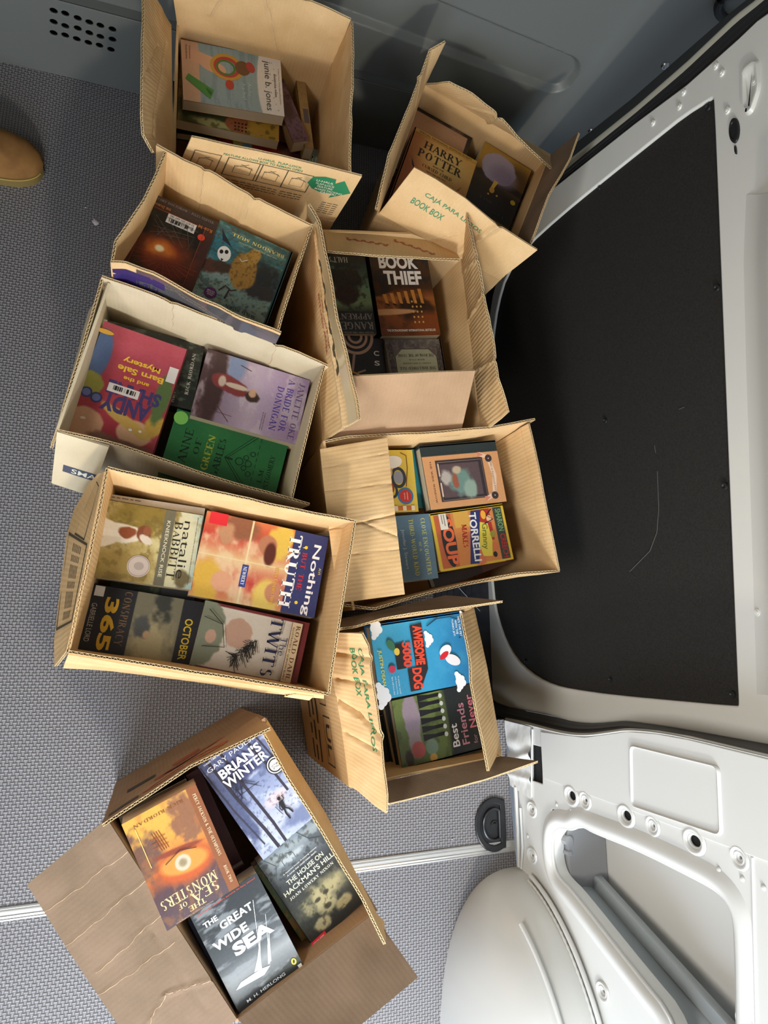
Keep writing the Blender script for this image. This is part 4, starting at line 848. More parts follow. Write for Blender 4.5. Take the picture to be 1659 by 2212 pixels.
def bars(x0, y0, x1, y1, n, c, seed=1, vert=False):
    r = random.Random(seed); out = []; p = 0; tot = n*2
    ed = [0]+sorted(r.random() for _ in range(n*2))+[1]
    for i in range(1, len(ed)-1, 2):
        a, b = ed[i], ed[i+1]
        if vert: out.append(('R', x0, y0+(y1-y0)*a, x1, y0+(y1-y0)*b, c))
        else: out.append(('R', x0+(x1-x0)*a, y0, x0+(x1-x0)*b, y1, c))
    return out
def cloud(cx, cy, s, c=(240, 244, 250), a=1.5):
    return [('E', cx+dx*s, cy+dy*s/a, r*s, r*s, c) for dx, dy, r in ((0, 0, .6), (.6, -.05, .45), (-.6, -.1, .42), (.25, .4, .45), (-.3, .32, .4), (1.0, -.3, .3), (-1, -.3, .3))]
# visible title cover of each pile; picture corners run along the reader's top edge first
# --- carton in the far left corner
yp = (218, 178, 84)
book('paperback_book', 'worn purple paperback standing against the right side of the far left carton', [(608, 177), (632, 161), (648, 313), (603, 306)], .265, .03, [('base', (112, 74, 98)), ('bl', .5, .8, .5, .3, (140, 98, 120), .8), ('nz', 8, 8, (60, 36, 50), .7, .5, 6), ('bl', .5, .5, .35, .5, (84, 50, 62), .6)], [], spine=(150, 120, 80))
book('paperback_book', 'tan paperback with yellow page edges, rightmost in the far left carton', [(643, 165), (661, 169), (675, 320), (653, 319)], .255, .035, [('base', (168, 132, 78)), ('nz', 6, 6, (140, 108, 60), .5, .5, 5)], [('R', .35, .35, .9, .55, (84, 76, 84))], spine=(150, 120, 60))
book('hardcover_book', 'dark green book lowest under the beach-scene paperback', [(376, 170), (500, 200), (500, 298), (378, 290)], .200, .024, [('base', (34, 66, 60)), ('nz', 6, 6, (24, 48, 44), .6, .5, 5)], hard=True)
book('paperback_book', 'dark red paperback mostly hidden behind the printed flap', [(470, 250), (502, 256), (505, 380), (470, 375)], .215, .03, [('base', (138, 36, 40)), ('nz', 5, 5, (100, 24, 30), .5, .5, 5)])
book('paperback_book', 'yellow and green illustrated paperback directly beneath the beach-scene paperback', [(386, 110), (604, 170), (602, 303), (383, 262)], .262, .024, [('vg', [(0, (212, 160, 40)), (.5, (190, 150, 60)), (1, (170, 130, 60))]), ('bl', .32, .2, .35, .22, (72, 78, 40), .4, 0, .4), ('bl', .35, .06, .22, .05, (196, 190, 120), .5, 0, .4), ('bl', .62, .12, .16, .1, (178, 100, 56), .1), ('bl', .84, .1, .16, .22, (206, 158, 48), .5, 0, .4), ('nz', 20, 20, (90, 84, 30), .6, .55, 9)],
     [('R', .55+.035*i, .03+.05*j, .57+.035*i, .055+.05*j, (70, 34, 24)) for i in range(4) for j in range(3)], spine=(200, 170, 90))
book('paperback_book', 'light blue paperback with a red panel half hidden behind the printed flap', [(712, 328), (716, 450), (500, 400), (503, 284)], .215, .045, [('base', (120, 150, 158)), ('rc', 0, .38, 1, .70, (96, 50, 44)), ('bl', .75, .52, .6, .16, (170, 120, 92), .5), ('rc', 0, .19, 1, .46, (158, 36, 42)), ('rc', 0, .10, 1, .18, (110, 140, 152)), ('rc', 0, 0, 1, .10, (176, 156, 70))],
     [('T', 'HIS', .45, .80, .14, .6, (170, 190, 160), 90, 'serif'), ('L', [(0, .3), (1, .3)], .01, (120, 20, 30))])
skin = (226, 178, 146)
book('paperback_book', 'pale blue and white paperback with a beach drawing, topmost in the far left carton', [(606, 131), (614, 253), (396, 217), (390, 79)], .295, .024, [('base', (156, 182, 188)), ('nz', 3, 26, (134, 162, 172), .8, .5, 6), ('rc', 0, 0, 1, .165, (234, 186, 150)), ('bl', .5, 1.06, 1.1, .46, (244, 238, 232), .03)],
     [('P', [(.12, .1), (.30, .0), (.40, .3), (.22, .34)], skin), ('E', .36, .30, .10, .20, skin, -15), ('O', .33, .44, .22, .24, .10, (196, 70, 66)), ('O', .33, .44, .22, .24, .05, (206, 160, 66)), ('O', .34, .43, .13, .14, .03, (84, 130, 60)), ('E', .30, .60, .12, .11, (118, 82, 52)), ('E', .26, .68, .09, .06, (186, 70, 66), 20), ('E', .62, .46, .08, .06, (196, 66, 52)), ('P', [(.55, .06), (.64, .03), (.92, .26), (.76, .30)], (70, 150, 66)), ('P', [(.7, .2), (.74, .18), (.86, .27), (.8, .28)], (40, 108, 44)),
      ('T', 'junie b. jones', .52, .845, .84, .085, (40, 34, 34), 0, 'sans', -.01), ('T', 'BARBARA PARK', .50, .925, .40, .018, (60, 50, 50)), ('T', 'A New York Times Bestselling Series', .5, .968, .62, .014, (120, 60, 50)), ('T', 'Aloha-', .66, .66, .24, .035, (206, 224, 226), 0, 'sans', -.02), ('T', 'ha-ha!', .70, .60, .26, .035, (206, 224, 226), 0, 'sans', -.02), ('T', 'illustrated by', .2, .08, .22, .016, (90, 60, 50)), ('T', 'Denise Brunkus', .2, .05, .24, .016, (90, 60, 50))]
     + [('E', .12+.1*i, .9+.02*((i*7) % 3), .006, .006, (60, 50, 50)) for i in range(9)], spine=(226, 190, 160), curl=.002)
# --- far right corner
book('hardcover_book', 'blank tan hardback with a black edge in the back corner of the far right carton', [(901, 232), (1022, 298), (975, 430), (850, 360)], .275, .03, [('base', (36, 30, 30)), ('rc', .02, .0, .93, .955, (190, 146, 112)), ('nz', 3, 3, (174, 130, 98), .5, .5, 4)], hard=True, spine=(40, 34, 34))
book('hardcover_book', 'golden orange hardback with large dark serif title, in the far right carton', [(891, 271), (1026, 345), (985, 510), (846, 436)], .315, .034, [('vg', [(0, (146, 78, 22)), (.4, (196, 110, 36)), (.7, (226, 160, 62)), (.9, (222, 150, 52)), (1, (226, 166, 70))]), ('bl', .15, .62, .4, .5, (184, 92, 30), 1.2), ('bl', .6, .75, .4, .3, (236, 186, 96), 1.2), ('nz', 4, 6, (170, 96, 34), .5, .5, 4), ('rc', 0, .955, 1, 1, (214, 158, 56))],
     [('R', 0, .952, 1, .956, (150, 96, 30)), ('T', 'SPECIAL REHEARSAL EDITION SCRIPT', .5, .977, .84, .022, (70, 36, 12)), ('T', 'HARRY', .50, .86, .60, .098, (52, 38, 18), 0, 'serif', .03), ('T', 'POTTER', .50, .735, .70, .105, (52, 38, 18), 0, 'serif', .03), ('T', 'AND THE', .50, .655, .17, .020, (52, 38, 18)), ('T', 'CURSED CHILD', .50, .605, .46, .040, (52, 38, 18), 0, 'serif', .02), ('T', 'PARTS ONE AND TWO', .50, .555, .30, .018, (52, 38, 18)),
      ('P', [(.10, .62), (.13, .55), (.22, .46), (.16, .55)], (44, 32, 16)), ('P', [(.90, .60), (.87, .53), (.76, .42), (.84, .5)], (44, 32, 16)), ('P', [(.80, .52), (.74, .44), (.66, .38), (.72, .46)], (44, 32, 16)), ('L', [(.3, .5), (.45, .46), (.5, .4), (.55, .46), (.7, .5)], .012, (44, 32, 16))], hard=True, spine=(150, 90, 40))
book('hardcover_book', 'dark paperback with a pale lilac round shape on yellow, right of the golden book', [(1108, 500), (1003, 434), (1042, 303), (1142, 364)], .285, .035, [('vg', [(0, (180, 136, 40)), (.36, (168, 126, 40)), (.5, (60, 50, 40)), (.62, (36, 34, 36)), (1, (30, 28, 30))]), ('bl', .2, .3, .3, .3, (90, 66, 36), .8), ('bl', .5, .46, .6, .08, (40, 38, 40), .3, 0, .5), ('bl', .58, .27, .34, .31, (160, 150, 178), .08, 0, .08), ('bl', .45, .34, .25, .2, (138, 126, 156), .8)],
     [('P', [(.50, .46), (.58, .46), (.60, .60), (.54, .60)], (206, 170, 80)), ('E', .56, .62, .05, .06, (200, 150, 60)), ('E', .12, .62, .05, .05, (176, 156, 50)), ('E', .6, .7, .02, .02, (196, 156, 60)), ('E', .44, .66, .02, .02, (196, 156, 60)), ('T', 'The', .30, .92, .30, .05, (66, 56, 60), 0, 'serif'), ('T', 'ince', .62, .80, .26, .05, (78, 72, 80), 0, 'serif')], spine=(40, 36, 36))
# --- film covered carton
br_ = (84, 48, 38)
rnd_ = random.Random(5)
web = [('L', [(.5+.0*math.cos(a), .28), (.5+.46*math.cos(a), .28+.22*math.sin(a))], .007, (150, 66, 40)) for a in [math.pi+2*math.pi*k/11*.5 for k in range(12)]]
for r_ in (.16, .26, .36): web.append(('L', [(.5+r_*1.25*math.cos(a)*(1-.06*(k % 2)), .28+.5*r_*math.sin(a)) for k, a in enumerate([math.pi+math.pi*k/11 for k in range(12)])], .005, (140, 60, 38)))
book('paperback_book', 'dark brown graphic paperback with a glowing orange web and a red dot sticker', [(324, 414), (468, 478), (419, 638), (254, 570)], .350, .04, [('base', (70, 38, 30)), ('nz', 10, 10, (92, 52, 38), .7, .5, 6), ('rc', .11, .07, .86, .83, (30, 28, 24)), ('nz', 14, 14, (52, 48, 40), .7, .55, 8), ('rc', 0, .0, .105, 1, (84, 46, 36)), ('rc', .865, 0, 1, 1, (76, 40, 34)), ('bl', .46, .33, .36, .3, (150, 56, 20), .9, 0, .3), ('bl', .42, .36, .18, .15, (226, 120, 34), .8, 0, .3), ('bl', .40, .38, .06, .05, (255, 240, 190), .5), ('bl', .62, .16, .3, .18, (120, 46, 26), .9, 0, .3), ('rc', 0, .87, 1, 1, (58, 40, 36))],
     web+[('L', [(.1, .06), (.1, .84)], .008, (140, 70, 50)), ('L', [(.86, .06), (.86, .84)], .008, (140, 70, 50)), ('L', [(.1, .84), (.86, .84)], .008, (140, 70, 50)), ('L', [(.1, .06), (.86, .06)], .008, (140, 70, 50)),
      ('T', 'CORY DOCTOROW - JULES FEIFFER', .54, .955, .80, .032, (130, 116, 110), 0, 'serif'), ('T', 'the Dubisch', .22, .88, .26, .04, (196, 120, 50), 180, 'serif'), ('T', 'Rob M', .86, .84, .2, .045, (196, 120, 50), 180, 'serif')]
     + [('L', [(.2+.6*rnd_.random(), .45+.35*rnd_.random()) for _ in range(3)], .006, (96, 92, 80)) for _ in range(9)],
     stickers=[('barcode_sticker', 'white barcode sticker', (.34, .72, .74, .84, (214, 208, 204)), bars(.37, .735, .71, .785, 22, (40, 40, 44), 3)+[('T', '33 477 003 669 782', .54, .81, .34, .022, (50, 50, 54), 180)]), ('price_dot', 'red dot sticker', (.80, .665, .90, .77, (226, 70, 44), 1), [])], spine=(110, 70, 60))
wbO = [('vg', [(0, (44, 92, 92)), (.12, (60, 120, 122)), (.3, (46, 96, 104)), (.5, (150, 176, 180)), (.68, (120, 150, 140)), (1, (168, 190, 186))]), ('nz', 6, 30, (110, 160, 160), .6, .5, 6), ('bl', .83, .28, .16, .25, (44, 128, 150), .6), ('bl', .25, .40, .28, .22, (36, 50, 56), .5, 0, .6), ('nz', 16, 16, (60, 78, 82), .6, .56, 9), ('bl', .24, .56, .2, .12, (50, 52, 56), .4, 0, .6), ('bl', .9, .52, .14, .1, (96, 56, 46), .5, 0, .5), ('bl', .75, .48, .14, .08, (74, 54, 44), .4, 0, .5), ('bl', .50, .44, .17, .26, (174, 128, 52), .12, 8, .12), ('bl', .46, .26, .09, .16, (188, 142, 58), .2, -20), ('nz', 40, 40, (78, 52, 24), .45, .58, 14), ('rc', 0, 0, .04, 1, (38, 70, 76))]
book('hardcover_book', 'teal hardback crowded with painted animals, right of the web book', [(574, 730), (413, 655), (466, 473), (625, 539)], .345, .045, wbO,
     [('E', .80, .34, .085, .11, (236, 238, 236), 10), ('E', .78, .31, .024, .03, (30, 30, 36)), ('E', .84, .33, .024, .03, (30, 30, 36)), ('P', [(.80, .43), (.78, .40), (.82, .40)], (30, 30, 30)), ('P', [(.74, .24), (.88, .20), (.94, .08), (.86, .15)], (28, 36, 50)), ('L', [(.50, .66), (.56, .69), (.64, .66), (.70, .74)], .02, (56, 44, 40)), ('L', [(.58, .69), (.60, .80)], .022, (56, 44, 40)), ('L', [(.5, .3), (.56, .34), (.6, .32)], .01, (226, 226, 226)),
      ('T', 'BRANDON MULL', .44, .095, .72, .042, (222, 206, 122), 0, 'serif', .02), ('T', 'NEW YORK TIMES BESTSELLING AUTHOR', .42, .15, .52, .014, (180, 190, 160)), ('T', 'WILD BORN', .36, .86, .40, .034, (42, 46, 50), 0, 'serif')],
     hard=True, spine=(50, 92, 96), stickers=[('promotional_badge', 'round purple badge', (.70, .74, .86, .86, (92, 42, 96), 1), [('T', 'READ', .78, .82, .07, .014, (230, 220, 235)), ('T', 'THE BOOK', .78, .80, .10, .014, (230, 220, 235)), ('T', 'THE GAME', .78, .78, .10, .014, (230, 220, 235))])])
# turn that cover's lettering the right way: its top is the near edge
# --- cream carton
book('paperback_book', 'dark green paperback with small cream lettering, behind the pink and red book', [(190, 834), (222, 680), (443, 754), (412, 889)], .272, .03, [('hg', [(0, (40, 48, 42)), (1, (34, 38, 34))]), ('nz', 8, 5, (84, 100, 82), .8, .55, 7), ('nz', 20, 9, (150, 160, 130), .4, .64, 12)],
     [('T', 'RICK RIORDAN', .52, .085, .62, .035, (206, 204, 190), 0, 'serif'), ('T', 'PERCY', .14, .20, .16, .026, (206, 204, 190), 0, 'serif'), ('T', 'G', .86, .92, .10, .08, (206, 204, 190), 0, 'serif')], spine=(34, 40, 36), stickers=[('barcode_sticker', 'white barcode sticker', (.78, .955, 1.0, 1.0, (220, 214, 206)), [])])
dn = (72, 62, 112)
book('paperback_book', 'pink and red picture book with purple title and barcode sticker, upside down', [(347, 993), (154, 931), (212, 690), (388, 748)], .295, .02, [('base', (188, 62, 76)), ('vg', [(0, (196, 76, 92)), (1, (184, 48, 62))]), ('nz', 3, 3, (206, 86, 104), .5, .5, 4), ('bl', .93, .30, .13, .34, (92, 118, 168), .2), ('bl', .92, .56, .14, .15, (176, 170, 72), .15, 0, .2), ('bl', .85, .90, .22, .2, (226, 166, 126), .12, 0, .1), ('bl', .60, 1.0, .17, .13, (150, 104, 84), .3, 0, .5), ('bl', .28, .86, .20, .16, (230, 176, 134), .12), ('bl', .42, .78, .36, .07, (222, 178, 84), .2, -25, .3), ('bl', .10, .74, .10, .16, (214, 170, 66), .3, 0, .4), ('bl', .10, .5, .09, .3, (96, 124, 66), .3, 0, .3), ('bl', .3, .98, .25, .06, (140, 96, 76), .4, 0, .4)],
     [('T', 'ANDY', .46, .665, .56, .15, dn, 0, 'sans', .09), ('T', 'SHANE', .42, .53, .62, .12, dn, 0, 'sans', .09), ('T', 'and the', .44, .425, .30, .035, (246, 196, 66), 0, 'sans', .05), ('T', 'Barn Sale', .42, .35, .54, .055, (246, 196, 66), 0, 'sans', .06), ('T', 'Mystery', .44, .265, .44, .062, (246, 196, 66), 0, 'sans', .06)]
     + [('O', .80, .66, .065, .065, .02, (58, 66, 120)), ('O', .92, .64, .065, .065, .02, (58, 66, 120)), ('E', .80, .66, .045, .045, (110, 120, 176)), ('E', .92, .64, .045, .045, (110, 120, 176)), ('E', .86, .86, .03, .02, (236, 210, 190)), ('E', .98, .86, .02, .02, (236, 210, 190)), ('E', .33, .84, .022, .015, (240, 230, 220)), ('E', .22, .83, .02, .015, (240, 230, 220)), ('E', .95, .09, .10, .03, (230, 180, 70))],
     stickers=[('barcode_sticker', 'white barcode sticker', (.36, .50, .72, .575, (232, 226, 222)), bars(.40, .515, .68, .555, 14, (40, 36, 40), 9, False)), ('paper_label', 'blank white label', (.02, .20, .13, .34, (226, 220, 214)), [])], spine=(190, 80, 96))
book('paperback_book', 'mauve paperback with a woman in a red shawl by the sea', [(672, 820), (636, 965), (413, 893), (447, 753)], .295, .035, [('vg', [(0, (82, 56, 58)), (.16, (86, 60, 62)), (.22, (146, 124, 146)), (.5, (190, 168, 190)), (.72, (176, 150, 184)), (1, (158, 130, 170))]), ('nz', 4, 7, (206, 190, 200), .6, .5, 5), ('bl', .12, .3, .26, .12, (124, 140, 176), .5), ('bl', .5, .15, .55, .12, (70, 46, 46), .4, 0, .3), ('bl', .42, .28, .12, .26, (136, 52, 52), .15, -10, .2), ('bl', .42, .34, .04, .16, (206, 184, 160), .2), ('bl', .46, .50, .075, .06, (214, 164, 130), .1), ('bl', .50, .50, .07, .09, (64, 44, 36), .3, 0, .4), ('bl', .46, .495, .05, .05, (214, 164, 130), .2), ('bl', .4, .2, .08, .05, (200, 176, 156), .3)],
     [('T', 'JANETTE OKE', .52, .935, .86, .062, (92, 74, 116), 0, 'serif', .01), ('T', 'A BRIDE FOR', .48, .835, .80, .066, (78, 62, 150), 0, 'serif', .01), ('T', 'DONNIGAN', .56, .745, .66, .066, (78, 62, 150), 0, 'serif', .01), ('T', 'To leave and live, it would', .80, .655, .26, .014, (90, 70, 90)), ('T', 'be the bride of a pioneer', .80, .635, .26, .014, (90, 70, 90)), ('L', [(.75, .2), (.95, .34)], .008, (90, 60, 50)), ('L', [(.85, .15), (.86, .36)], .006, (90, 60, 50)), ('L', [(.1, .33), (.14, .44)], .01, (70, 50, 50))], spine=(150, 120, 130), curl=.001)
gk = (24, 56, 36)
book('paperback_book', 'green paperback with a round pale green dot sticker in the cream carton', [(343, 1020), (382, 884), (625, 955), (588, 1094)], .275, .035, [('hg', [(0, (34, 116, 62)), (.5, (44, 132, 66)), (1, (36, 112, 62))]), ('nz', 3, 3, (54, 140, 72), .5, .5, 4)],
     [('T', 'ANNE', .50, .85, .52, .07, gk, 0, 'serif', .01), ('T', 'OF', .54, .755, .24, .05, gk, 0, 'serif', .01), ('T', 'GREEN', .50, .655, .54, .065, (170, 190, 66), 0, 'serif', .03), ('T', 'GABLES', .46, .56, .60, .06, gk, 0, 'serif', .01), ('T', 'L.M.', .38, .17, .22, .04, gk, 0, 'serif'), ('T', 'MONTGOMERY', .40, .105, .66, .045, gk, 0, 'serif', .0)]
     + [('L', [(.02, .22), (.5, .50), (.98, .26)], .045, gk), ('L', [(.02, .22), (.5, .50), (.98, .26)], .02, (44, 126, 66)), ('L', [(.5, .505), (.5, .44)], .03, gk), ('O', .5, .38, .06, .06, .012, gk), ('O', .42, .33, .04, .04, .01, gk), ('O', .58, .33, .04, .04, .01, gk), ('O', .5, .30, .05, .05, .01, gk), ('O', .35, .28, .04, .04, .01, gk), ('O', .66, .28, .04, .04, .01, gk)]+[('L', [(.06+.1*i, .24), (.12+.1*i, .24)], .006, gk) for i in range(9)],
     stickers=[('price_dot', 'pale green dot sticker', (.78, .90, .98, 1.0, (130, 200, 96), 1), [])], spine=(40, 110, 60))
# --- centre left carton
book('paperback_book', 'white paperback peeking out behind the dog painting book', [(228, 1062), (446, 1102), (425, 1200), (208, 1180)], .315, .03, [('base', (214, 206, 196)), ('nz', 4, 4, (196, 188, 178), .5, .5, 4)], [('T', '#5', .2, .95, .3, .02, (110, 100, 96))])
book('paperback_book', 'dark green paperback between the dog painting book and the black book', [(250, 1180), (430, 1215), (420, 1310), (236, 1290)], .292, .02, [('base', (40, 52, 38)), ('nz', 12, 5, (96, 110, 70), .7, .55, 8)], [('R', .6, .0, 1, .4, (60, 60, 66))])
book('paperback_book', 'yellowish paperback with a brown and white dog painting and a silver award seal', [(442, 1111), (410, 1271), (194, 1249), (222, 1079)], .335, .03, [('vg', [(0, (176, 150, 92)), (.45, (206, 186, 120)), (.6, (214, 200, 140)), (.8, (208, 202, 160)), (1, (150, 176, 172))]), ('bl', .12, .42, .3, .35, (140, 116, 44), .5, 0, .6), ('bl', .95, .25, .4, .45, (158, 130, 62), .7, 0, .5), ('nz', 14, 14, (120, 96, 40), .6, .52, 8), ('bl', .45, .88, .45, .14, (214, 208, 170), .8), ('bl', .88, .88, .1, .10, (110, 96, 62), .4, 0, .5), ('rc', 0, .612, 1, .722, (110, 104, 82)),
     ('bl', .40, .22, .12, .26, (228, 214, 190), .15, 0, .2), ('bl', .54, .07, .06, .22, (214, 198, 170), .2, 20, .3), ('bl', .30, .06, .06, .20, (224, 208, 180), .2, -14, .3), ('bl', .38, .28, .08, .1, (150, 74, 40), .2, 0, .3), ('bl', .37, .44, .11, .09, (132, 66, 38), .15, 0, .25), ('bl', .44, .47, .05, .09, (222, 206, 184), .2, -30), ('bl', .33, .47, .06, .05, (150, 84, 50), .3)],
     [('T', 'natalie', .50, .865, .76, .085, (36, 34, 30), 0, 'sans', -.01), ('T', 'BaBBITT', .52, .77, .76, .085, (36, 34, 30), 0, 'serif', -.02), ('T', 'KNEEKNOCK RISE', .52, .667, .74, .036, (214, 208, 180)), ('T', 'Beautifully and clearly written, the story can be read aloud with enjoyment', .5, .955, .9, .014, (90, 90, 70))],
     stickers=[('award_seal', 'silver round award seal', (.65, .335, .93, .56, (186, 170, 160), 1), [('O', .79, .4475, .13, .13, .008, (150, 136, 126)), ('E', .79, .45, .05, .06, (160, 146, 136))])], spine=(150, 130, 100), curl=.002)
book('paperback_book', 'black paperback with large yellow numerals and a smoky landscape', [(442, 1309), (410, 1448), (160, 1400), (193, 1250)], .320, .035, [('base', (34, 34, 40)), ('rc', 0, .42, 1, .82, (128, 122, 96)), ('nz', 10, 10, (40, 42, 40), .0, .5, 7), ('bl', .2, .66, .35, .12, (60, 62, 56), .6, 0, .6), ('bl', .75, .6, .4, .26, (186, 170, 124), .8, 0, .7), ('bl', .5, .5, .16, .12, (84, 86, 84), .4, 30, .5), ('bl', .62, .56, .06, .05, (200, 160, 120), .4), ('rc', 0, .82, 1, 1, (36, 36, 42)), ('rc', 0, 0, 1, .42, (34, 34, 40))],
     [('T', 'OCTOBER', .60, .90, .62, .070, (222, 188, 50), 0, 'sans', .035), ('T', 'CONSPIRACY', .44, .345, .80, .070, (128, 98, 66), 0, 'serif', .0), ('T', '365', .55, .225, .78, .115, (226, 178, 46), 0, 'sans', .07), ('T', 'GABRIELLE LORD', .56, .085, .56, .045, (186, 180, 170), 0, 'sans', .0)],
     stickers=[('blank_sticker', 'small white sticker', (.02, .06, .17, .14, (226, 222, 216)), [])], spine=(40, 40, 44))
book('paperback_book', 'red and white striped photo paperback with a navy title band', [(712, 1156), (678, 1332), (408, 1288), (446, 1106)], .335, .032, [('hg', [(0, (226, 120, 66)), (.25, (206, 66, 50)), (.5, (232, 190, 130)), (.75, (200, 60, 50)), (1, (226, 150, 90))]), ('nz', 3, 5, (236, 206, 160), .8, .5, 5), ('bl', .12, .3, .16, .2, (150, 90, 60), .4, 0, .3), ('bl', .22, .18, .12, .1, (196, 140, 100), .4, 0, .3), ('bl', .18, .62, .22, .15, (232, 190, 70), .3, 0, .3), ('bl', .26, .52, .12, .11, (190, 120, 84), .2), ('bl', .36, .55, .14, .07, (96, 40, 30), .3), ('bl', .85, .1, .3, .15, (226, 176, 60), .4, 0, .3), ('bl', .78, .22, .12, .12, (226, 160, 120), .2), ('bl', .85, .58, .2, .16, (232, 196, 90), .4), ('bl', .80, .64, .12, .11, (200, 130, 94), .2), ('rc', 0, .715, 1, 1, (52, 56, 110)), ('rc', .49, 0, .505, .715, (236, 214, 160)), ('rc', 0, .37, 1, .38, (236, 214, 160))],
     [('T', 'Nothing', .56, .915, .86, .080, (240, 232, 228), 0, 'sans', .03), ('T', 'but the', .48, .83, .46, .045, (190, 50, 60), 0, 'serif', .03), ('T', 'TRUTH', .50, .735, .88, .105, (244, 238, 232), 0, 'serif', .05), ('T', 'AVI', .44, .975, .08, .020, (210, 190, 90)), ('T', 'with Connections', .72, .635, .46, .036, (236, 180, 70), 0, 'serif'),
      ('R', .0, .03, .14, .17, (206, 40, 50)), ('R', .54, .355, .80, .405, (44, 60, 130)), ('T', 'NEWBERY', .67, .38, .22, .03, (235, 235, 240), 0, 'serif'), ('P', [(.16, .85), (.18, .82), (.21, .84), (.20, .80)], (230, 196, 60)), ('E', .19, .83, .02, .02, (230, 196, 60)), ('E', .86, .83, .02, .02, (230, 196, 60))], spine=(200, 170, 150))
tw = []
r7 = random.Random(3)
for _ in range(90):
    a = r7.random()*2.2-1.9; x0 = .42+.34*r7.random(); y0 = .50-.52*(x0-.42)+.06*r7.random(); L_ = .10+.10*r7.random()
    tw.append(('L', [(x0, y0), (x0+L_*math.cos(a), y0+L_*.7*math.sin(a)+.05)], .008, (34, 30, 30)))
book('paperback_book', 'white paperback with a maroon border, navy serif title and black bristles', [(672, 1334), (640, 1482), (406, 1448), (442, 1307)], .335, .034, [('base', (124, 36, 38)), ('rc', .05, .0, .94, .93, (226, 212, 194)), ('bl', .45, .02, .5, .34, (134, 140, 116), .06, 0, .12), ('bl', .38, .36, .22, .2, (206, 160, 136), .06, 0, .15), ('bl', .5, .12, .10, .08, (206, 160, 136), .1)],
     tw+[('L', [(.12, .05), (.3, .2), (.62, .26), (.66, .06)], .012, (40, 40, 36)), ('L', [(.3, .2), (.24, .02)], .01, (40, 40, 36)), ('T', 'The', .44, .785, .28, .06, (30, 34, 80), 0, 'sans', -.02), ('T', 'TWITS', .48, .685, .86, .115, (30, 36, 76), 0, 'serif', .01), ('R', .05, .83, .94, .93, (212, 188, 150)), ('T', 'ROALD DAHL', .50, .895, .82, .042, (110, 60, 50), 0, 'serif'), ('T', 'ILLUSTRATED BY QUENTIN BLAKE', .52, .852, .78, .020, (60, 40, 36)), ('L', [(.05, .83), (.94, .83)], .008, (110, 40, 40))], spine=(140, 60, 56))
# --- middle carton
book('paperback_book', 'dark green fantasy paperback beside the taped flap, upside down', [(807, 720), (680, 722), (668, 546), (796, 553)], .270, .05, [('vg', [(0, (26, 28, 32)), (.16, (44, 74, 74)), (.4, (110, 160, 130)), (.62, (130, 160, 110)), (.75, (40, 44, 40)), (1, (44, 42, 42))]), ('bl', .4, .32, .30, .22, (48, 48, 52), .3, 0, .5), ('bl', .42, .52, .22, .16, (52, 36, 40), .3, 0, .3), ('nz', 14, 14, (30, 40, 40), .6, .55, 8), ('rc', 0, .72, 1, 1, (48, 46, 46)), ('nz', 26, 26, (80, 76, 72), .3, .6, 10)],
     [('T', 'THE NEW YORK TIMES BESTSELLING SERIES', .40, .985, .7, .018, (160, 154, 146)), ('T', 'RANGER\'S', .42, .90, .76, .10, (150, 148, 144), 0, 'serif'), ('T', 'APPRENTICE', .46, .785, .86, .08, (150, 148, 144), 0, 'serif'), ('T', 'BOOK NINE', .72, .17, .3, .04, (90, 150, 140), 0, 'serif'), ('T', 'HALT\'S PERIL', .62, .07, .60, .07, (206, 214, 210), 0, 'serif')], spine=(30, 32, 34))
book('paperback_book', 'black and orange paperback with rough white title in the middle carton', [(799, 524), (925, 528), (942, 725), (816, 725)], .275, .052, [('vg', [(0, (120, 56, 18)), (.2, (150, 76, 26)), (.40, (176, 100, 40)), (.47, (120, 60, 24)), (.53, (36, 34, 38)), (1, (38, 38, 44))]), ('bl', .2, .50, .6, .07, (36, 32, 34), .4, 20, .3), ('nz', 9, 9, (90, 44, 16), .6, .5, 7), ('bl', .66, .28, .3, .22, (60, 34, 20), .35, 0, .2), ('bl', .12, .25, .55, .05, (222, 160, 104), .2, 2), ('bl', .85, .12, .3, .2, (150, 70, 24), .6)],
     [('T', 'BOOK', .48, .79, .66, .145, (242, 242, 242), 0, 'sans', .08), ('T', 'THIEF', .52, .62, .64, .150, (242, 242, 242), 0, 'sans', .08), ('T', 'THE EXTRAORDINARY INTERNATIONAL BESTSELLER', .52, .055, .82, .024, (240, 236, 226), 0, 'sans', .03)]
     + [('P', [(.16+.12*i, .34), (.21+.12*i, .34), (.19+.12*i, .44+.012*i), (.13+.12*i, .44+.012*i)], (196, 132, 62)) for i in range(6)]+[('L', [(.16+.12*i, .34), (.22+.12*i, .32)], .02, (44, 24, 14)) for i in range(6)]+[('E', .60+.07*(i % 3), .14+.055*(i//3), .015, .018, (216, 170, 96)) for i in range(14)], spine=(30, 28, 30), curl=.003)
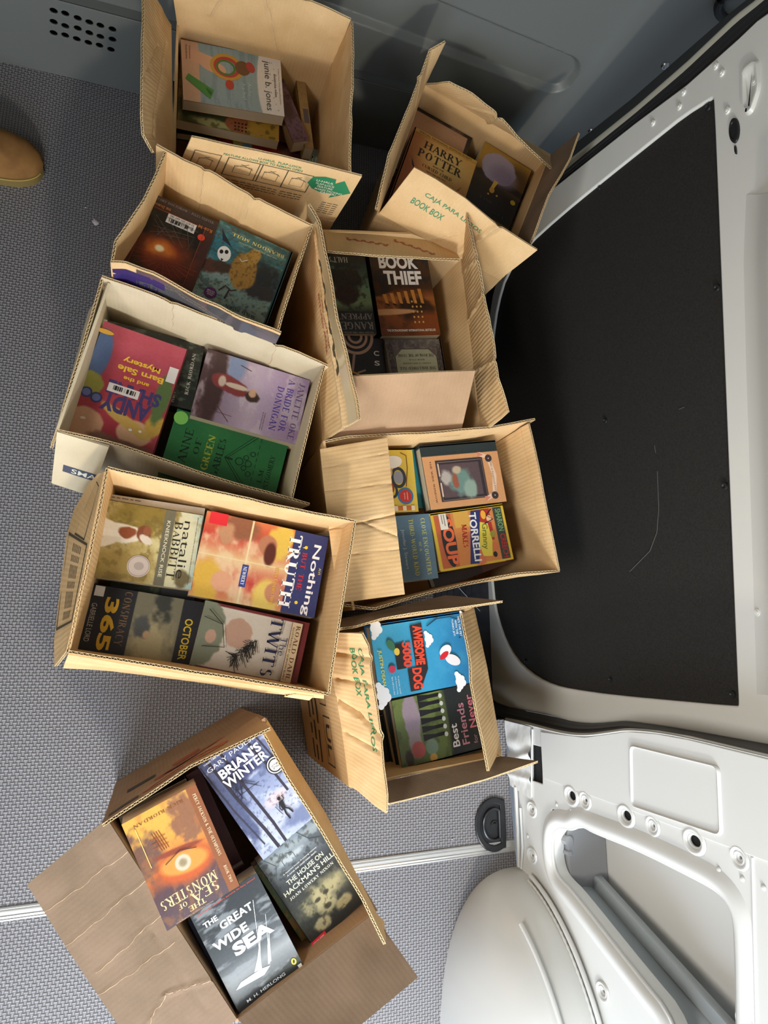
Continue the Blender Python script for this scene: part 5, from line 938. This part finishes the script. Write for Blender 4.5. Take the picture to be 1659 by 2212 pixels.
book('paperback_book', 'dark grey paperback with pale rings and a gold circle, in the middle carton', [(829, 726), (840, 905), (712, 912), (697, 727)], .260, .06, [('base', (46, 42, 44)), ('nz', 4, 4, (54, 50, 52), .5, .5, 4)],
     [('O', .0, .52, .22, .22, .035, (196, 160, 140)), ('O', .0, .52, .15, .15, .03, (196, 160, 140)), ('O', .0, .52, .09, .09, .03, (196, 160, 140)), ('L', [(.21, .49), (.42, .44)], .03, (176, 146, 130)), ('L', [(.40, .66), (.44, .52)], .02, (176, 146, 130)), ('L', [(.44, .36), (.40, .24)], .02, (176, 146, 130)), ('O', .60, .40, .18, .18, .02, (214, 156, 44)), ('L', [(.5, .3), (.68, .46)], .014, (206, 150, 40)), ('L', [(.52, .48), (.68, .3)], .010, (176, 120, 30)), ('T', 'C', .19, .86, .09, .06, (236, 232, 226), 90, 'sans', .04), ('T', 'S', .31, .86, .09, .06, (236, 232, 226), 90, 'sans', .04)], spine=(40, 36, 38))
book('hardcover_book', 'grey hardback with a pale panel and knotwork border, upside down in the middle carton', [(975, 905), (850, 912), (838, 733), (956, 733)], .270, .05, [('base', (92, 82, 84)), ('nz', 22, 22, (124, 112, 112), .8, .5, 9), ('rc', .12, .12, .86, 1, (186, 190, 158)), ('nz', 3, 3, (176, 180, 146), .4, .5, 4)],
     [('L', [(.12, 1), (.12, .20), (.22, .12), (.76, .12), (.86, .20), (.86, 1)], .012, (54, 46, 48)), ('P', [(.12, .22), (.12, .12), (.26, .12)], (104, 92, 94)), ('P', [(.86, .22), (.86, .12), (.72, .12)], (104, 92, 94)), ('T', 'THE BOOK OF THE STONE', .49, .20, .64, .036, (52, 50, 40), 0, 'serif', .02), ('T', 'BOOK FOUR', .49, .255, .28, .016, (96, 92, 76), 0, 'serif'), ('T', 'A NOVEL OF KING ARTHUR', .49, .30, .50, .016, (96, 92, 76), 0, 'serif'), ('T', 'THE HALLOWED ISLE', .49, .36, .64, .036, (52, 50, 40), 0, 'serif', .0)]
     + [('O', .06, .1+.09*k, .035, .05, .008, (60, 50, 52)) for k in range(9)]+[('O', .92, .1+.09*k, .035, .05, .008, (60, 50, 52)) for k in range(9)], hard=True, spine=(70, 62, 64))
# --- carton by the sliding door
book('paperback_book', 'teal edged paperback just beneath the yellow mouse book', [(895, 967), (918, 1098), (760, 1108), (750, 978)], .265, .024, [('base', (56, 160, 178)), ('nz', 3, 3, (48, 144, 164), .5, .5, 4)])
book('hardcover_book', 'red hardback under the tan and green hardback by the sliding door', [(905, 976), (1060, 955), (1085, 1084), (927, 1108)], .262, .026, [('base', (150, 34, 34)), ('nz', 3, 3, (130, 28, 28), .5, .5, 4)], hard=True)
book('paperback_book', 'yellow paperback with a racing mouse drawing and a red round seal', [(889, 967), (905, 1103), (748, 1113), (738, 976)], .290, .022, [('base', (240, 200, 66)), ('nz', 3, 3, (232, 190, 54), .5, .5, 4), ('rc', .87, .0, 1, 1, (232, 190, 60))],
     [('O', .45, .76, .17, .13, .05, (58, 60, 66)), ('E', .45, .76, .10, .08, (150, 150, 156)), ('O', .66, .66, .12, .09, .04, (58, 60, 66)), ('E', .60, .60, .12, .10, (150, 60, 40), 20), ('E', .36, .58, .12, .12, (214, 170, 120), 30), ('E', .20, .70, .10, .16, (236, 226, 212), 10), ('L', [(.05, .82), (.1, .9), (.3, .9), (.6, .86)], .014, (120, 70, 40)), ('P', [(.52, .52), (.60, .42), (.68, .5), (.62, .6)], (196, 130, 40)), ('R', .91, .06, .97, .95, (214, 110, 50))]
     + [('R', .90, .06+.12*k, .98, .11+.12*k, (240, 220, 180)) for k in range(8)],
     stickers=[('award_seal', 'red and blue round seal', (.62, .70, .88, .97, (60, 120, 170), 1), [('E', .75, .835, .10, .10, (206, 56, 44)), ('T', 'ANNIVERSARY', .75, .86, .13, .016, (240, 220, 200)), ('T', 'EDITION', .75, .82, .10, .016, (240, 220, 200))])], spine=(236, 200, 80))
book('hardcover_book', 'tan hardback with a dark green spine band and a stormy framed picture', [(1069, 948), (1094, 1081), (931, 1104), (907, 968)], .298, .03, [('base', (226, 160, 102)), ('nz', 4, 4, (218, 150, 94), .4, .5, 4), ('rc', .0, 0, .17, 1, (36, 52, 56)), ('rc', .25, .16, .90, .78, (58, 48, 54)), ('rc', .31, .20, .84, .72, (96, 76, 80)), ('bl', .62, .45, .2, .2, (112, 150, 140), .4, 0, .5), ('bl', .74, .56, .14, .12, (150, 176, 160), .4, 0, .4), ('bl', .52, .26, .12, .09, (190, 180, 170), .4, 0, .3), ('bl', .58, .38, .12, .05, (170, 90, 66), .3, 0, .3), ('bl', .42, .42, .06, .08, (200, 180, 150), .4, 0, .3)],
     [('T', 'THE WIDE WINDOW', .58, .095, .66, .022, (110, 56, 40), 0, 'serif', .02), ('L', [(.20, .74), (.26, .86), (.56, .90), (.86, .86), (.92, .74)], .075, (226, 196, 170)), ('T', 'A Series of Unfortunate Events', .56, .885, .54, .026, (90, 50, 40), 0, 'serif'), ('O', .28, .86, .06, .06, .05, (60, 50, 56)), ('O', .88, .86, .06, .06, .05, (60, 50, 56)), ('P', [(.16, .73), (.24, .72), (.22, .80)], (214, 130, 110)), ('P', [(.96, .73), (.88, .72), (.9, .8)], (214, 130, 110)), ('R', .30, .175, .50, .195, (226, 196, 170)), ('R', .60, .175, .82, .195, (226, 196, 170)), ('L', [(.28, .18), (.28, .76), (.88, .76), (.88, .18), (.28, .18)], .008, (150, 130, 120))],
     hard=True, spine=(36, 52, 56))
book('paperback_book', 'steel blue paperback with yellow lettering under the folded flap', [(924, 1105), (950, 1244), (775, 1272), (765, 1124)], .290, .03, [('base', (94, 128, 152)), ('nz', 3, 3, (104, 138, 160), .5, .5, 4), ('bl', .5, .36, .34, .14, (52, 58, 70), .12, 0, .1), ('bl', .5, .32, .2, .08, (130, 116, 106), .4)],
     [('T', 'CLOSE ENCOUNTERS', .50, .895, .86, .060, (210, 206, 110), 0, 'serif', .03), ('T', 'OF A', .50, .82, .14, .032, (210, 206, 110), 0, 'serif', .02), ('T', 'THIRD-WORLD KIND', .50, .735, .86, .064, (210, 206, 110), 0, 'serif', .03), ('T', 'Jennifer J. Stewart', .52, .615, .60, .05, (222, 226, 226), 0, 'sans', -.02), ('L', [(.28, .46), (.38, .42), (.5, .44), (.62, .42), (.74, .46)], .01, (180, 130, 120)), ('E', .5, .43, .10, .03, (96, 66, 60))], spine=(200, 190, 170))
gt = (236, 196, 48)
book('hardcover_book', 'bright orange and yellow hardback with a patchwork of comic lettering', [(1085, 1087), (1108, 1202), (955, 1241), (929, 1113)], .295, .034, [('base', gt), ('rc', .04, .03, .97, .97, (232, 140, 66)), ('rc', .04, .60, .60, .80, (196, 50, 42)), ('rc', .40, .44, .97, .62, (226, 116, 66)), ('rc', .04, .30, .3, .5, (236, 176, 70)), ('rc', .04, .84, .97, .97, (60, 70, 66)), ('rc', .04, .03, .97, .26, (210, 100, 56)), ('bl', .8, .55, .25, .12, (230, 120, 80), .5)],
     [('T', 'SHARON', .27, .915, .40, .075, (120, 170, 110), 0, 'sans', .03), ('T', 'CREECH', .73, .915, .42, .075, (190, 46, 40), 0, 'sans', .03), ('P', [(.24, .60), (.58, .56), (.86, .60), (.88, .72), (.6, .76), (.3, .74)], (226, 206, 80)), ('T', 'Granny', .52, .665, .46, .10, (110, 120, 40), -8, 'sans', .03), ('P', [(.04, .54), (.96, .40), (.97, .52), (.05, .67)], (42, 52, 110)), ('T', 'TORRELLI', .50, .535, .86, .10, (236, 236, 232), -4, 'sans', .05), ('T', 'makes', .46, .40, .40, .07, (176, 40, 36), -6, 'serif', .05), ('E', .5, .18, .46, .13, (40, 40, 44)), ('T', 'SOUP', .52, .19, .80, .15, (232, 110, 66), 0, 'sans', .08), ('E', .22, .77, .06, .05, (236, 190, 150)), ('E', .50, .78, .06, .05, (160, 150, 60)), ('E', .72, .78, .07, .05, (220, 120, 80)), ('E', .86, .76, .05, .04, (40, 36, 36)), ('L', [(.06, .82), (.16, .74), (.24, .82), (.3, .7)], .02, (40, 36, 40)), ('E', .14, .70, .08, .05, (240, 176, 60))],
     hard=True, spine=gt, stickers=[('address_label', 'white paper label', (.02, .10, .30, .20, (226, 220, 206)), [('R', .04, .13, .2, .14, (120, 110, 100)), ('R', .04, .16, .24, .17, (120, 110, 100))])])
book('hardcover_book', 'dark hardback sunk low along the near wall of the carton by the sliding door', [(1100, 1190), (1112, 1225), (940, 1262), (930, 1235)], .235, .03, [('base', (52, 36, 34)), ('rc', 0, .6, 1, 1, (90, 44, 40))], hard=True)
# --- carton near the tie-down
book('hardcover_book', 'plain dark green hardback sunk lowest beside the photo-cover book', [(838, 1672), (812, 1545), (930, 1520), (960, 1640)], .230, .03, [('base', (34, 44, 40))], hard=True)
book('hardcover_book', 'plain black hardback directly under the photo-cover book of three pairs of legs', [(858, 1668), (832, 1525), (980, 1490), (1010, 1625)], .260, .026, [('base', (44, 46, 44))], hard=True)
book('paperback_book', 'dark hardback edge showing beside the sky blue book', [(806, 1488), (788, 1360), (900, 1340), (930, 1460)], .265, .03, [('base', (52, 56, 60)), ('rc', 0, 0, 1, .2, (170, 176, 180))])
sk = (40, 150, 206)
book('hardcover_book', 'sky blue cartoon hardback with red block lettering and white clouds', [(1010, 1316), (1034, 1470), (822, 1515), (798, 1356)], .297, .034, [('hg', [(0, (24, 130, 196)), (.4, (60, 176, 226)), (1, (30, 136, 200))]), ('vg', [(0, (60, 176, 226)), (.5, (50, 166, 220)), (1, (24, 120, 190))]), ('nz', 2, 2, (80, 190, 234), .4, .5, 4)],
     cloud(.04, .05, .12)+cloud(.94, .03, .14)+cloud(.30, .55, .09)+cloud(.95, .80, .11)+cloud(.06, .93, .06)
     + [('L', [(.12, .55), (.04, .66), (.04, .80), (.12, .92), (.28, .93), (.36, .86)], .018, (24, 70, 100)), ('L', [(.10, .57), (.02, .67)], .01, (24, 70, 100)), ('P', [(.08, .38), (.66, .385), (.66, .30), (.96, .30), (.96, .40), (.70, .50), (.06, .50)], (44, 40, 44)), ('P', [(.30, .29), (.64, .29), (.64, .20), (.30, .20)], (44, 40, 44)),
        ('T', 'AWESOME', .36, .445, .54, .095, (236, 76, 50), -3, 'sans', .09), ('T', 'DOG', .80, .385, .28, .095, (236, 76, 50), -3, 'sans', .09), ('T', '5000', .46, .315, .34, .085, (236, 76, 50), -3, 'sans', .09), ('T', 'JUSTIN DEAN', .58, .055, .48, .04, (240, 220, 60), 0, 'sans', .03), ('T', "HE'S THE PET", .20, .885, .28, .022, (236, 244, 250)), ('T', 'WITH THE', .20, .85, .20, .022, (236, 244, 250)), ('T', 'TURBO JET!', .20, .815, .24, .022, (236, 244, 250)), ('T', "'A smarter world", .84, .20, .24, .014, (220, 236, 246)), ('T', "with Awesome Dog", .84, .17, .24, .014, (220, 236, 246)), ('T', "fans will love this", .84, .14, .24, .014, (220, 236, 246)),
        ('E', .50, .70, .07, .10, (236, 236, 240), 30), ('E', .64, .76, .12, .07, (232, 232, 238), 60), ('E', .56, .68, .04, .08, (206, 40, 50), 30), ('E', .30, .17, .08, .05, (66, 120, 86), 30), ('E', .40, .22, .05, .04, (240, 206, 80)), ('E', .62, .15, .05, .05, (206, 60, 90))],
     hard=True, spine=(30, 120, 190), stickers=[('price_sticker', 'small white price sticker', (.60, .955, .84, 1.0, (206, 206, 206)), [('T', '$9.99', .76, .975, .08, .02, (60, 60, 60))])])
leg = (26, 26, 34)
fr = [('P', [(x, y0), (x+.09, y0), (x+.085, .50), (x+.07, .70), (x+.03, .70), (x+.02, .50)], leg) for x, y0 in ((.36, .37), (.49, .37), (.60, .37), (.70, .37), (.80, .37), (.90, .37))]
book('hardcover_book', 'green photo-cover book showing dark trouser legs and pale rounded lettering', [(870, 1662), (846, 1515), (1020, 1475), (1046, 1618)], .287, .026, [('vg', [(0, (66, 56, 30)), (.22, (60, 58, 40)), (.3, (44, 50, 44)), (.38, (120, 134, 60)), (.62, (112, 130, 66)), (.66, (150, 160, 110)), (1, (90, 84, 80))]), ('hg', [(0, (92, 112, 62)), (1, (120, 140, 66))]), ('rc', 0, 0, 1, .40, (38, 46, 48)), ('nz', 8, 8, (60, 74, 46), .5, .52, 6), ('bl', .7, .80, .36, .13, (172, 150, 168), .15, 0, .2), ('bl', .3, .8, .2, .1, (176, 160, 170), .3, 0, .3), ('bl', .22, .78, .12, .11, (206, 90, 90), .12), ('bl', .22, .62, .12, .10, (120, 150, 130), .2), ('bl', .12, .9, .15, .06, (60, 44, 36), .4, 0, .5), ('bl', .06, .62, .06, .06, (206, 160, 70), .2), ('rc', 0, .0, 1, .37, (38, 46, 50)), ('bl', .6, .4, .5, .04, (84, 96, 56), .8)],
     [('P', [(x, .70), (x+.10, .70), (x+.07, .56), (x+.075, .44), (x+.02, .44), (x+.02, .58)], leg) for x in (.32, .44, .56, .68, .80, .90)]+[('E', .35+.115*k, .425, .035, .03, (190, 196, 190)) for k in range(6)]
     + [('T', 'Best', .30, .325, .34, .085, (208, 206, 206), 0, 'sans', .03), ('T', 'Friends', .44, .205, .62, .09, (178, 124, 138), 0, 'sans', .03), ('T', 'for', .18, .085, .13, .05, (170, 130, 140), 0, 'sans', .0), ('T', 'Never', .60, .085, .50, .085, (196, 110, 126), 0, 'sans', .03)], hard=True, spine=(40, 44, 44))
# --- nearest carton
book('hardcover_book', 'maroon hardback wedged between the orange book and the snowy book', [(398, 1678), (428, 1660), (530, 1868), (496, 1888)], .230, .06, [('base', (92, 34, 44)), ('nz', 3, 3, (80, 28, 38), .5, .5, 4)], [('R', .0, .02, 1, .05, (150, 140, 120))], hard=True)
book('paperback_book', 'cream and grey-green paperback under the orange eye book', [(250, 1772), (396, 1690), (480, 1850), (330, 1930)], .275, .03, [('base', (196, 186, 150)), ('rc', 0, .88, .5, 1, (150, 160, 150)), ('bl', .8, .92, .2, .1, (80, 76, 60), .4, 0, .5), ('bl', .4, .9, .4, .1, (176, 180, 150), .5)], [('T', 'RIDI', .60, .90, .32, .07, (84, 80, 60), 0, 'serif', .02)])
book('paperback_book', 'blue edged paperback under the black and white sailing book', [(406, 1996), (500, 1925), (600, 2110), (506, 2180)], .255, .03, [('base', (40, 110, 150)), ('rc', 0, 0, .1, 1, (30, 44, 90))])
book('paperback_book', 'green and ochre paperback under the ghostly house book', [(548, 1872), (650, 1790), (750, 1965), (658, 2050)], .245, .026, [('base', (120, 150, 100)), ('nz', 8, 8, (206, 160, 80), .9, .5, 8)], spine=(206, 160, 80))
snow = [('vg', [(0, (170, 184, 214)), (.2, (186, 196, 222)), (.42, (150, 166, 206)), (.7, (108, 126, 176)), (1, (84, 96, 146))]), ('nz', 5, 9, (190, 204, 232), .7, .5, 6), ('bl', .35, .75, .35, .2, (64, 72, 116), .6, 0, .7), ('bl', .9, .62, .25, .15, (70, 80, 120), .5, 0, .8), ('bl', .1, .5, .14, .6, (84, 96, 140), .5, 0, .6), ('bl', .6, .35, .16, .08, (214, 196, 206), .6), ('nz', 26, 26, (60, 66, 104), .4, .6, 12), ('bl', .9, .1, .35, .12, (110, 126, 170), .5, 0, .5)]
trees = [('L', [(.12+dx, 1.0), (.16+dx*.9, .6), (.24+dx*.7, .2), (.26+dx*.6, -.0)], wd_, (50, 48, 62)) for dx, wd_ in ((.02, .045), (.22, .04))]+[('L', [(.70, .98), (.78, .55), (.80, .34)], .035, (50, 50, 66)), ('L', [(.84, .98), (.90, .6), (.90, .4)], .025, (50, 50, 66)), ('L', [(.02, .98), (.06, .5), (.14, .1)], .02, (60, 60, 80))]
rb = random.Random(8)
trees += [('L', [(.15+.25*rb.random(), .5+.3*rb.random()), (.15+.4*rb.random(), .5+.3*rb.random())], .007, (50, 50, 66)) for _ in range(26)]
book('paperback_book', 'blue snowy forest paperback with a round black and white badge', [(433, 1655), (560, 1551), (688, 1757), (562, 1862)], .295, .04, snow,
     trees+[('L', [(.615, .24), (.60, .19), (.61, .13)], .022, (28, 28, 38)), ('L', [(.63, .24), (.67, .21), (.69, .16)], .022, (28, 28, 38)), ('P', [(.59, .23), (.645, .23), (.66, .31), (.60, .31)], (28, 28, 38)), ('E', .632, .335, .024, .026, (28, 28, 38)), ('L', [(.60, .30), (.57, .26), (.585, .23)], .014, (28, 28, 38)), ('L', [(.655, .30), (.69, .31), (.685, .345)], .014, (28, 28, 38)), ('L', [(.53, .30), (.56, .20)], .008, (30, 30, 40)),
            ('T', 'THREE-TIME NEWBERY HONOR WINNER', .42, .975, .7, .016, (230, 236, 246)), ('T', 'GARY PAULSEN', .50, .915, .86, .040, (232, 238, 246), 0, 'sans', -.01), ('T', "BRIAN'S", .50, .82, .66, .085, (246, 248, 252), 0, 'sans', .06), ('T', 'WINTER', .50, .725, .70, .085, (246, 248, 252), 0, 'sans', .04)],
     stickers=[('round_badge', 'black and white round badge', (.72, .50, .98, .68, (34, 34, 40), 1), [('E', .85, .59, .115, .115, (236, 236, 236)), ('E', .85, .59, .10, .10, (34, 34, 40)), ('E', .85, .59, .08, .08, (240, 240, 240)), ('T', 'EXTREME', .85, .595, .11, .018, (30, 30, 34), 0, 'sans', .05), ('T', 'SETTINGS', .85, .572, .10, .018, (30, 30, 34), 0, 'sans', .05)])], spine=(84, 96, 140), curl=.004)
book('paperback_book', 'grey-green ghostly house paperback with a small red publisher tag', [(562, 1862), (676, 1764), (788, 1946), (671, 2053)], .275, .035, [('vg', [(0, (34, 38, 40)), (.3, (62, 66, 56)), (.5, (50, 56, 56)), (.66, (60, 68, 76)), (.8, (110, 124, 136)), (.92, (146, 162, 172)), (1, (120, 138, 156))]), ('nz', 8, 8, (40, 46, 54), .5, .55, 7), ('bl', .45, .84, .22, .05, (176, 190, 200), .5, 0, .4), ('bl', .58, .35, .36, .16, (168, 160, 116), .9, 0, .6), ('bl', .50, .27, .15, .2, (172, 164, 120), .4, 0, .4), ('bl', .42, .33, .05, .03, (60, 58, 40), .4), ('bl', .58, .34, .05, .03, (60, 58, 40), .4), ('bl', .5, .22, .06, .04, (70, 66, 46), .4), ('bl', .3, .12, .14, .1, (180, 172, 130), .4, 0, .4), ('bl', .72, .14, .15, .08, (172, 160, 112), .4, 0, .4), ('nz', 18, 18, (40, 40, 30), .5, .56, 9)],
     [('T', 'THE HOUSE ON', .52, .655, .66, .048, (206, 212, 196), 0, 'sans', .03), ('T', "HACKMAN'S HILL", .52, .585, .90, .050, (206, 212, 196), 0, 'sans', .03), ('T', 'JOAN LOWERY NIXON', .50, .515, .80, .030, (220, 222, 212), 0, 'serif', .02), ('T', 'A deserted house. A missing mummy.', .52, .745, .62, .018, (220, 224, 224)), ('T', 'A curse that could mean death.', .52, .715, .54, .018, (220, 224, 224)), ('R', .0, .0, .26, .055, (206, 40, 56)), ('T', 'SCHOLASTIC', .13, .027, .2, .018, (240, 220, 220)), ('L', [(.3, .80), (.3, .86), (.4, .90), (.5, .86), (.5, .80)], .008, (90, 104, 118)), ('L', [(.1, .98), (.2, .86), (.1, .76)], .006, (60, 70, 84)), ('L', [(.7, .99), (.8, .86), (.95, .80)], .008, (60, 70, 84))], spine=(70, 80, 90))
book('paperback_book', 'black and white stormy sailing boat paperback with large bold white title', [(410, 1984), (552, 1882), (656, 2085), (515, 2188)], .302, .04, [('vg', [(0, (40, 44, 48)), (.15, (110, 116, 120)), (.28, (150, 156, 160)), (.42, (84, 92, 98)), (.6, (60, 68, 74)), (.8, (44, 52, 58)), (1, (40, 48, 56))]), ('nz', 4, 13, (150, 158, 164), .7, .5, 6), ('bl', .85, .04, .4, .10, (44, 50, 46), .4, 0, .5), ('bl', .2, .03, .5, .08, (36, 40, 44), .4, 0, .5)],
     [('T', 'Can three brothers survive its fury alone?', .52, .965, .86, .020, (196, 70, 60)), ('T', 'THE', .20, .855, .20, .050, (240, 242, 244), 0, 'sans', .06), ('T', 'GREAT', .52, .765, .48, .075, (240, 242, 244), 0, 'sans', .05), ('T', 'WIDE', .34, .63, .50, .085, (240, 242, 244), 0, 'sans', .07), ('T', 'SEA', .58, .50, .58, .12, (242, 244, 246), 0, 'sans', .09), ('P', [(.10, .19), (.5, .15), (.62, .19), (.5, .215), (.2, .225)], (222, 226, 230)), ('L', [(.50, .2), (.80, .80)], .006, (236, 238, 240)), ('L', [(.62, .2), (.86, .62)], .005, (236, 238, 240)), ('P', [(.40, .225), (.50, .215), (.66, .46), (.52, .32)], (206, 212, 216)), ('P', [(.60, .21), (.66, .22), (.80, .46), (.70, .36)], (196, 202, 208)),
      ('T', 'M. H. HERLONG', .45, .045, .58, .028, (222, 226, 230)), ('E', .91, .09, .035, .045, (206, 190, 70)), ('E', .91, .09, .014, .026, (30, 30, 30), -20), ('R', .93, .0, .985, .04, (222, 218, 206))], spine=(60, 66, 74), curl=.004)
eyeop = [('vg', [(0, (226, 176, 70)), (.25, (232, 170, 66)), (.5, (222, 130, 56)), (.62, (170, 90, 56)), (.75, (84, 66, 78)), (1, (92, 76, 84))]), ('bl', .05, .3, .28, .5, (96, 70, 72), .5, 0, .8), ('bl', .78, .25, .22, .3, (150, 100, 66), .5, 0, .9), ('nz', 9, 5, (196, 120, 60), .5, .55, 8), ('bl', .50, .62, .30, .20, (214, 96, 40), .4, 20), ('bl', .50, .60, .26, .13, (232, 150, 60), .25, 15), ('bl', .50, .58, .09, .09, (206, 196, 170), .15), ('bl', .48, .58, .05, .05, (150, 130, 96), .5), ('bl', .44, .70, .30, .05, (150, 60, 40), .4, 15), ('rc', .86, 0, 1, 1, (150, 88, 52))]
book('paperback_book', 'orange and purple paperback with a huge painted eye, topmost in the nearest carton', [(524, 1911), (366, 2004), (257, 1785), (418, 1694)], .335, .05, [('vg', [(0, (226, 176, 70)), (.25, (232, 170, 66)), (.48, (222, 130, 56)), (.6, (180, 90, 50)), (.7, (92, 66, 74)), (1, (92, 76, 84))]), ('bl', .92, .35, .25, .3, (120, 84, 70), .5, 0, .8), ('bl', .26, .22, .18, .3, (150, 100, 70), .5, 0, .9), ('nz', 9, 5, (190, 116, 60), .4, .56, 8), ('bl', .50, .58, .36, .22, (206, 90, 40), .4, -10), ('bl', .50, .56, .30, .14, (232, 150, 60), .25, -10), ('bl', .52, .56, .10, .10, (206, 196, 170), .15), ('bl', .52, .56, .05, .05, (160, 140, 106), .6), ('bl', .52, .44, .32, .035, (150, 66, 44), .4, -8), ('rc', 0, 0, .15, 1, (150, 88, 52))],
     [('T', 'MONSTERS', .58, .80, .74, .090, (230, 206, 150), 0, 'serif', .0), ('T', 'SEA', .42, .885, .36, .085, (230, 206, 150), 0, 'serif', .0), ('T', 'OF', .72, .885, .11, .042, (230, 206, 150), 0, 'serif'), ('T', 'THE', .56, .945, .22, .045, (230, 206, 150), 0, 'serif'), ('T', 'RICK RIORDAN', .56, .075, .66, .030, (130, 80, 44), 0, 'serif'), ('T', 'The New York Times #1 best-selling series', .62, .99, .5, .014, (180, 160, 150)), ('T', 'PERCY JACKSON & THE OLYMPIANS', .075, .37, .60, .045, (232, 206, 170), 90, 'serif'), ('T', 'BOOK TWO', .075, .85, .16, .04, (232, 206, 170), 90, 'serif')]
     + [('L', [(.64+.03*k, .20), (.60+.03*k, .38)], .008, (140, 66, 40)) for k in range(4)]+[('L', [(.58, .26+.04*k), (.78, .25+.04*k)], .008, (150, 76, 44)) for k in range(3)]+[('L', [(.88, .1), (.88, .46)], .010, (240, 200, 120)), ('L', [(.30, .50), (.5, .45), (.72, .50)], .010, (50, 36, 36))], spine=(150, 100, 66), curl=.004)
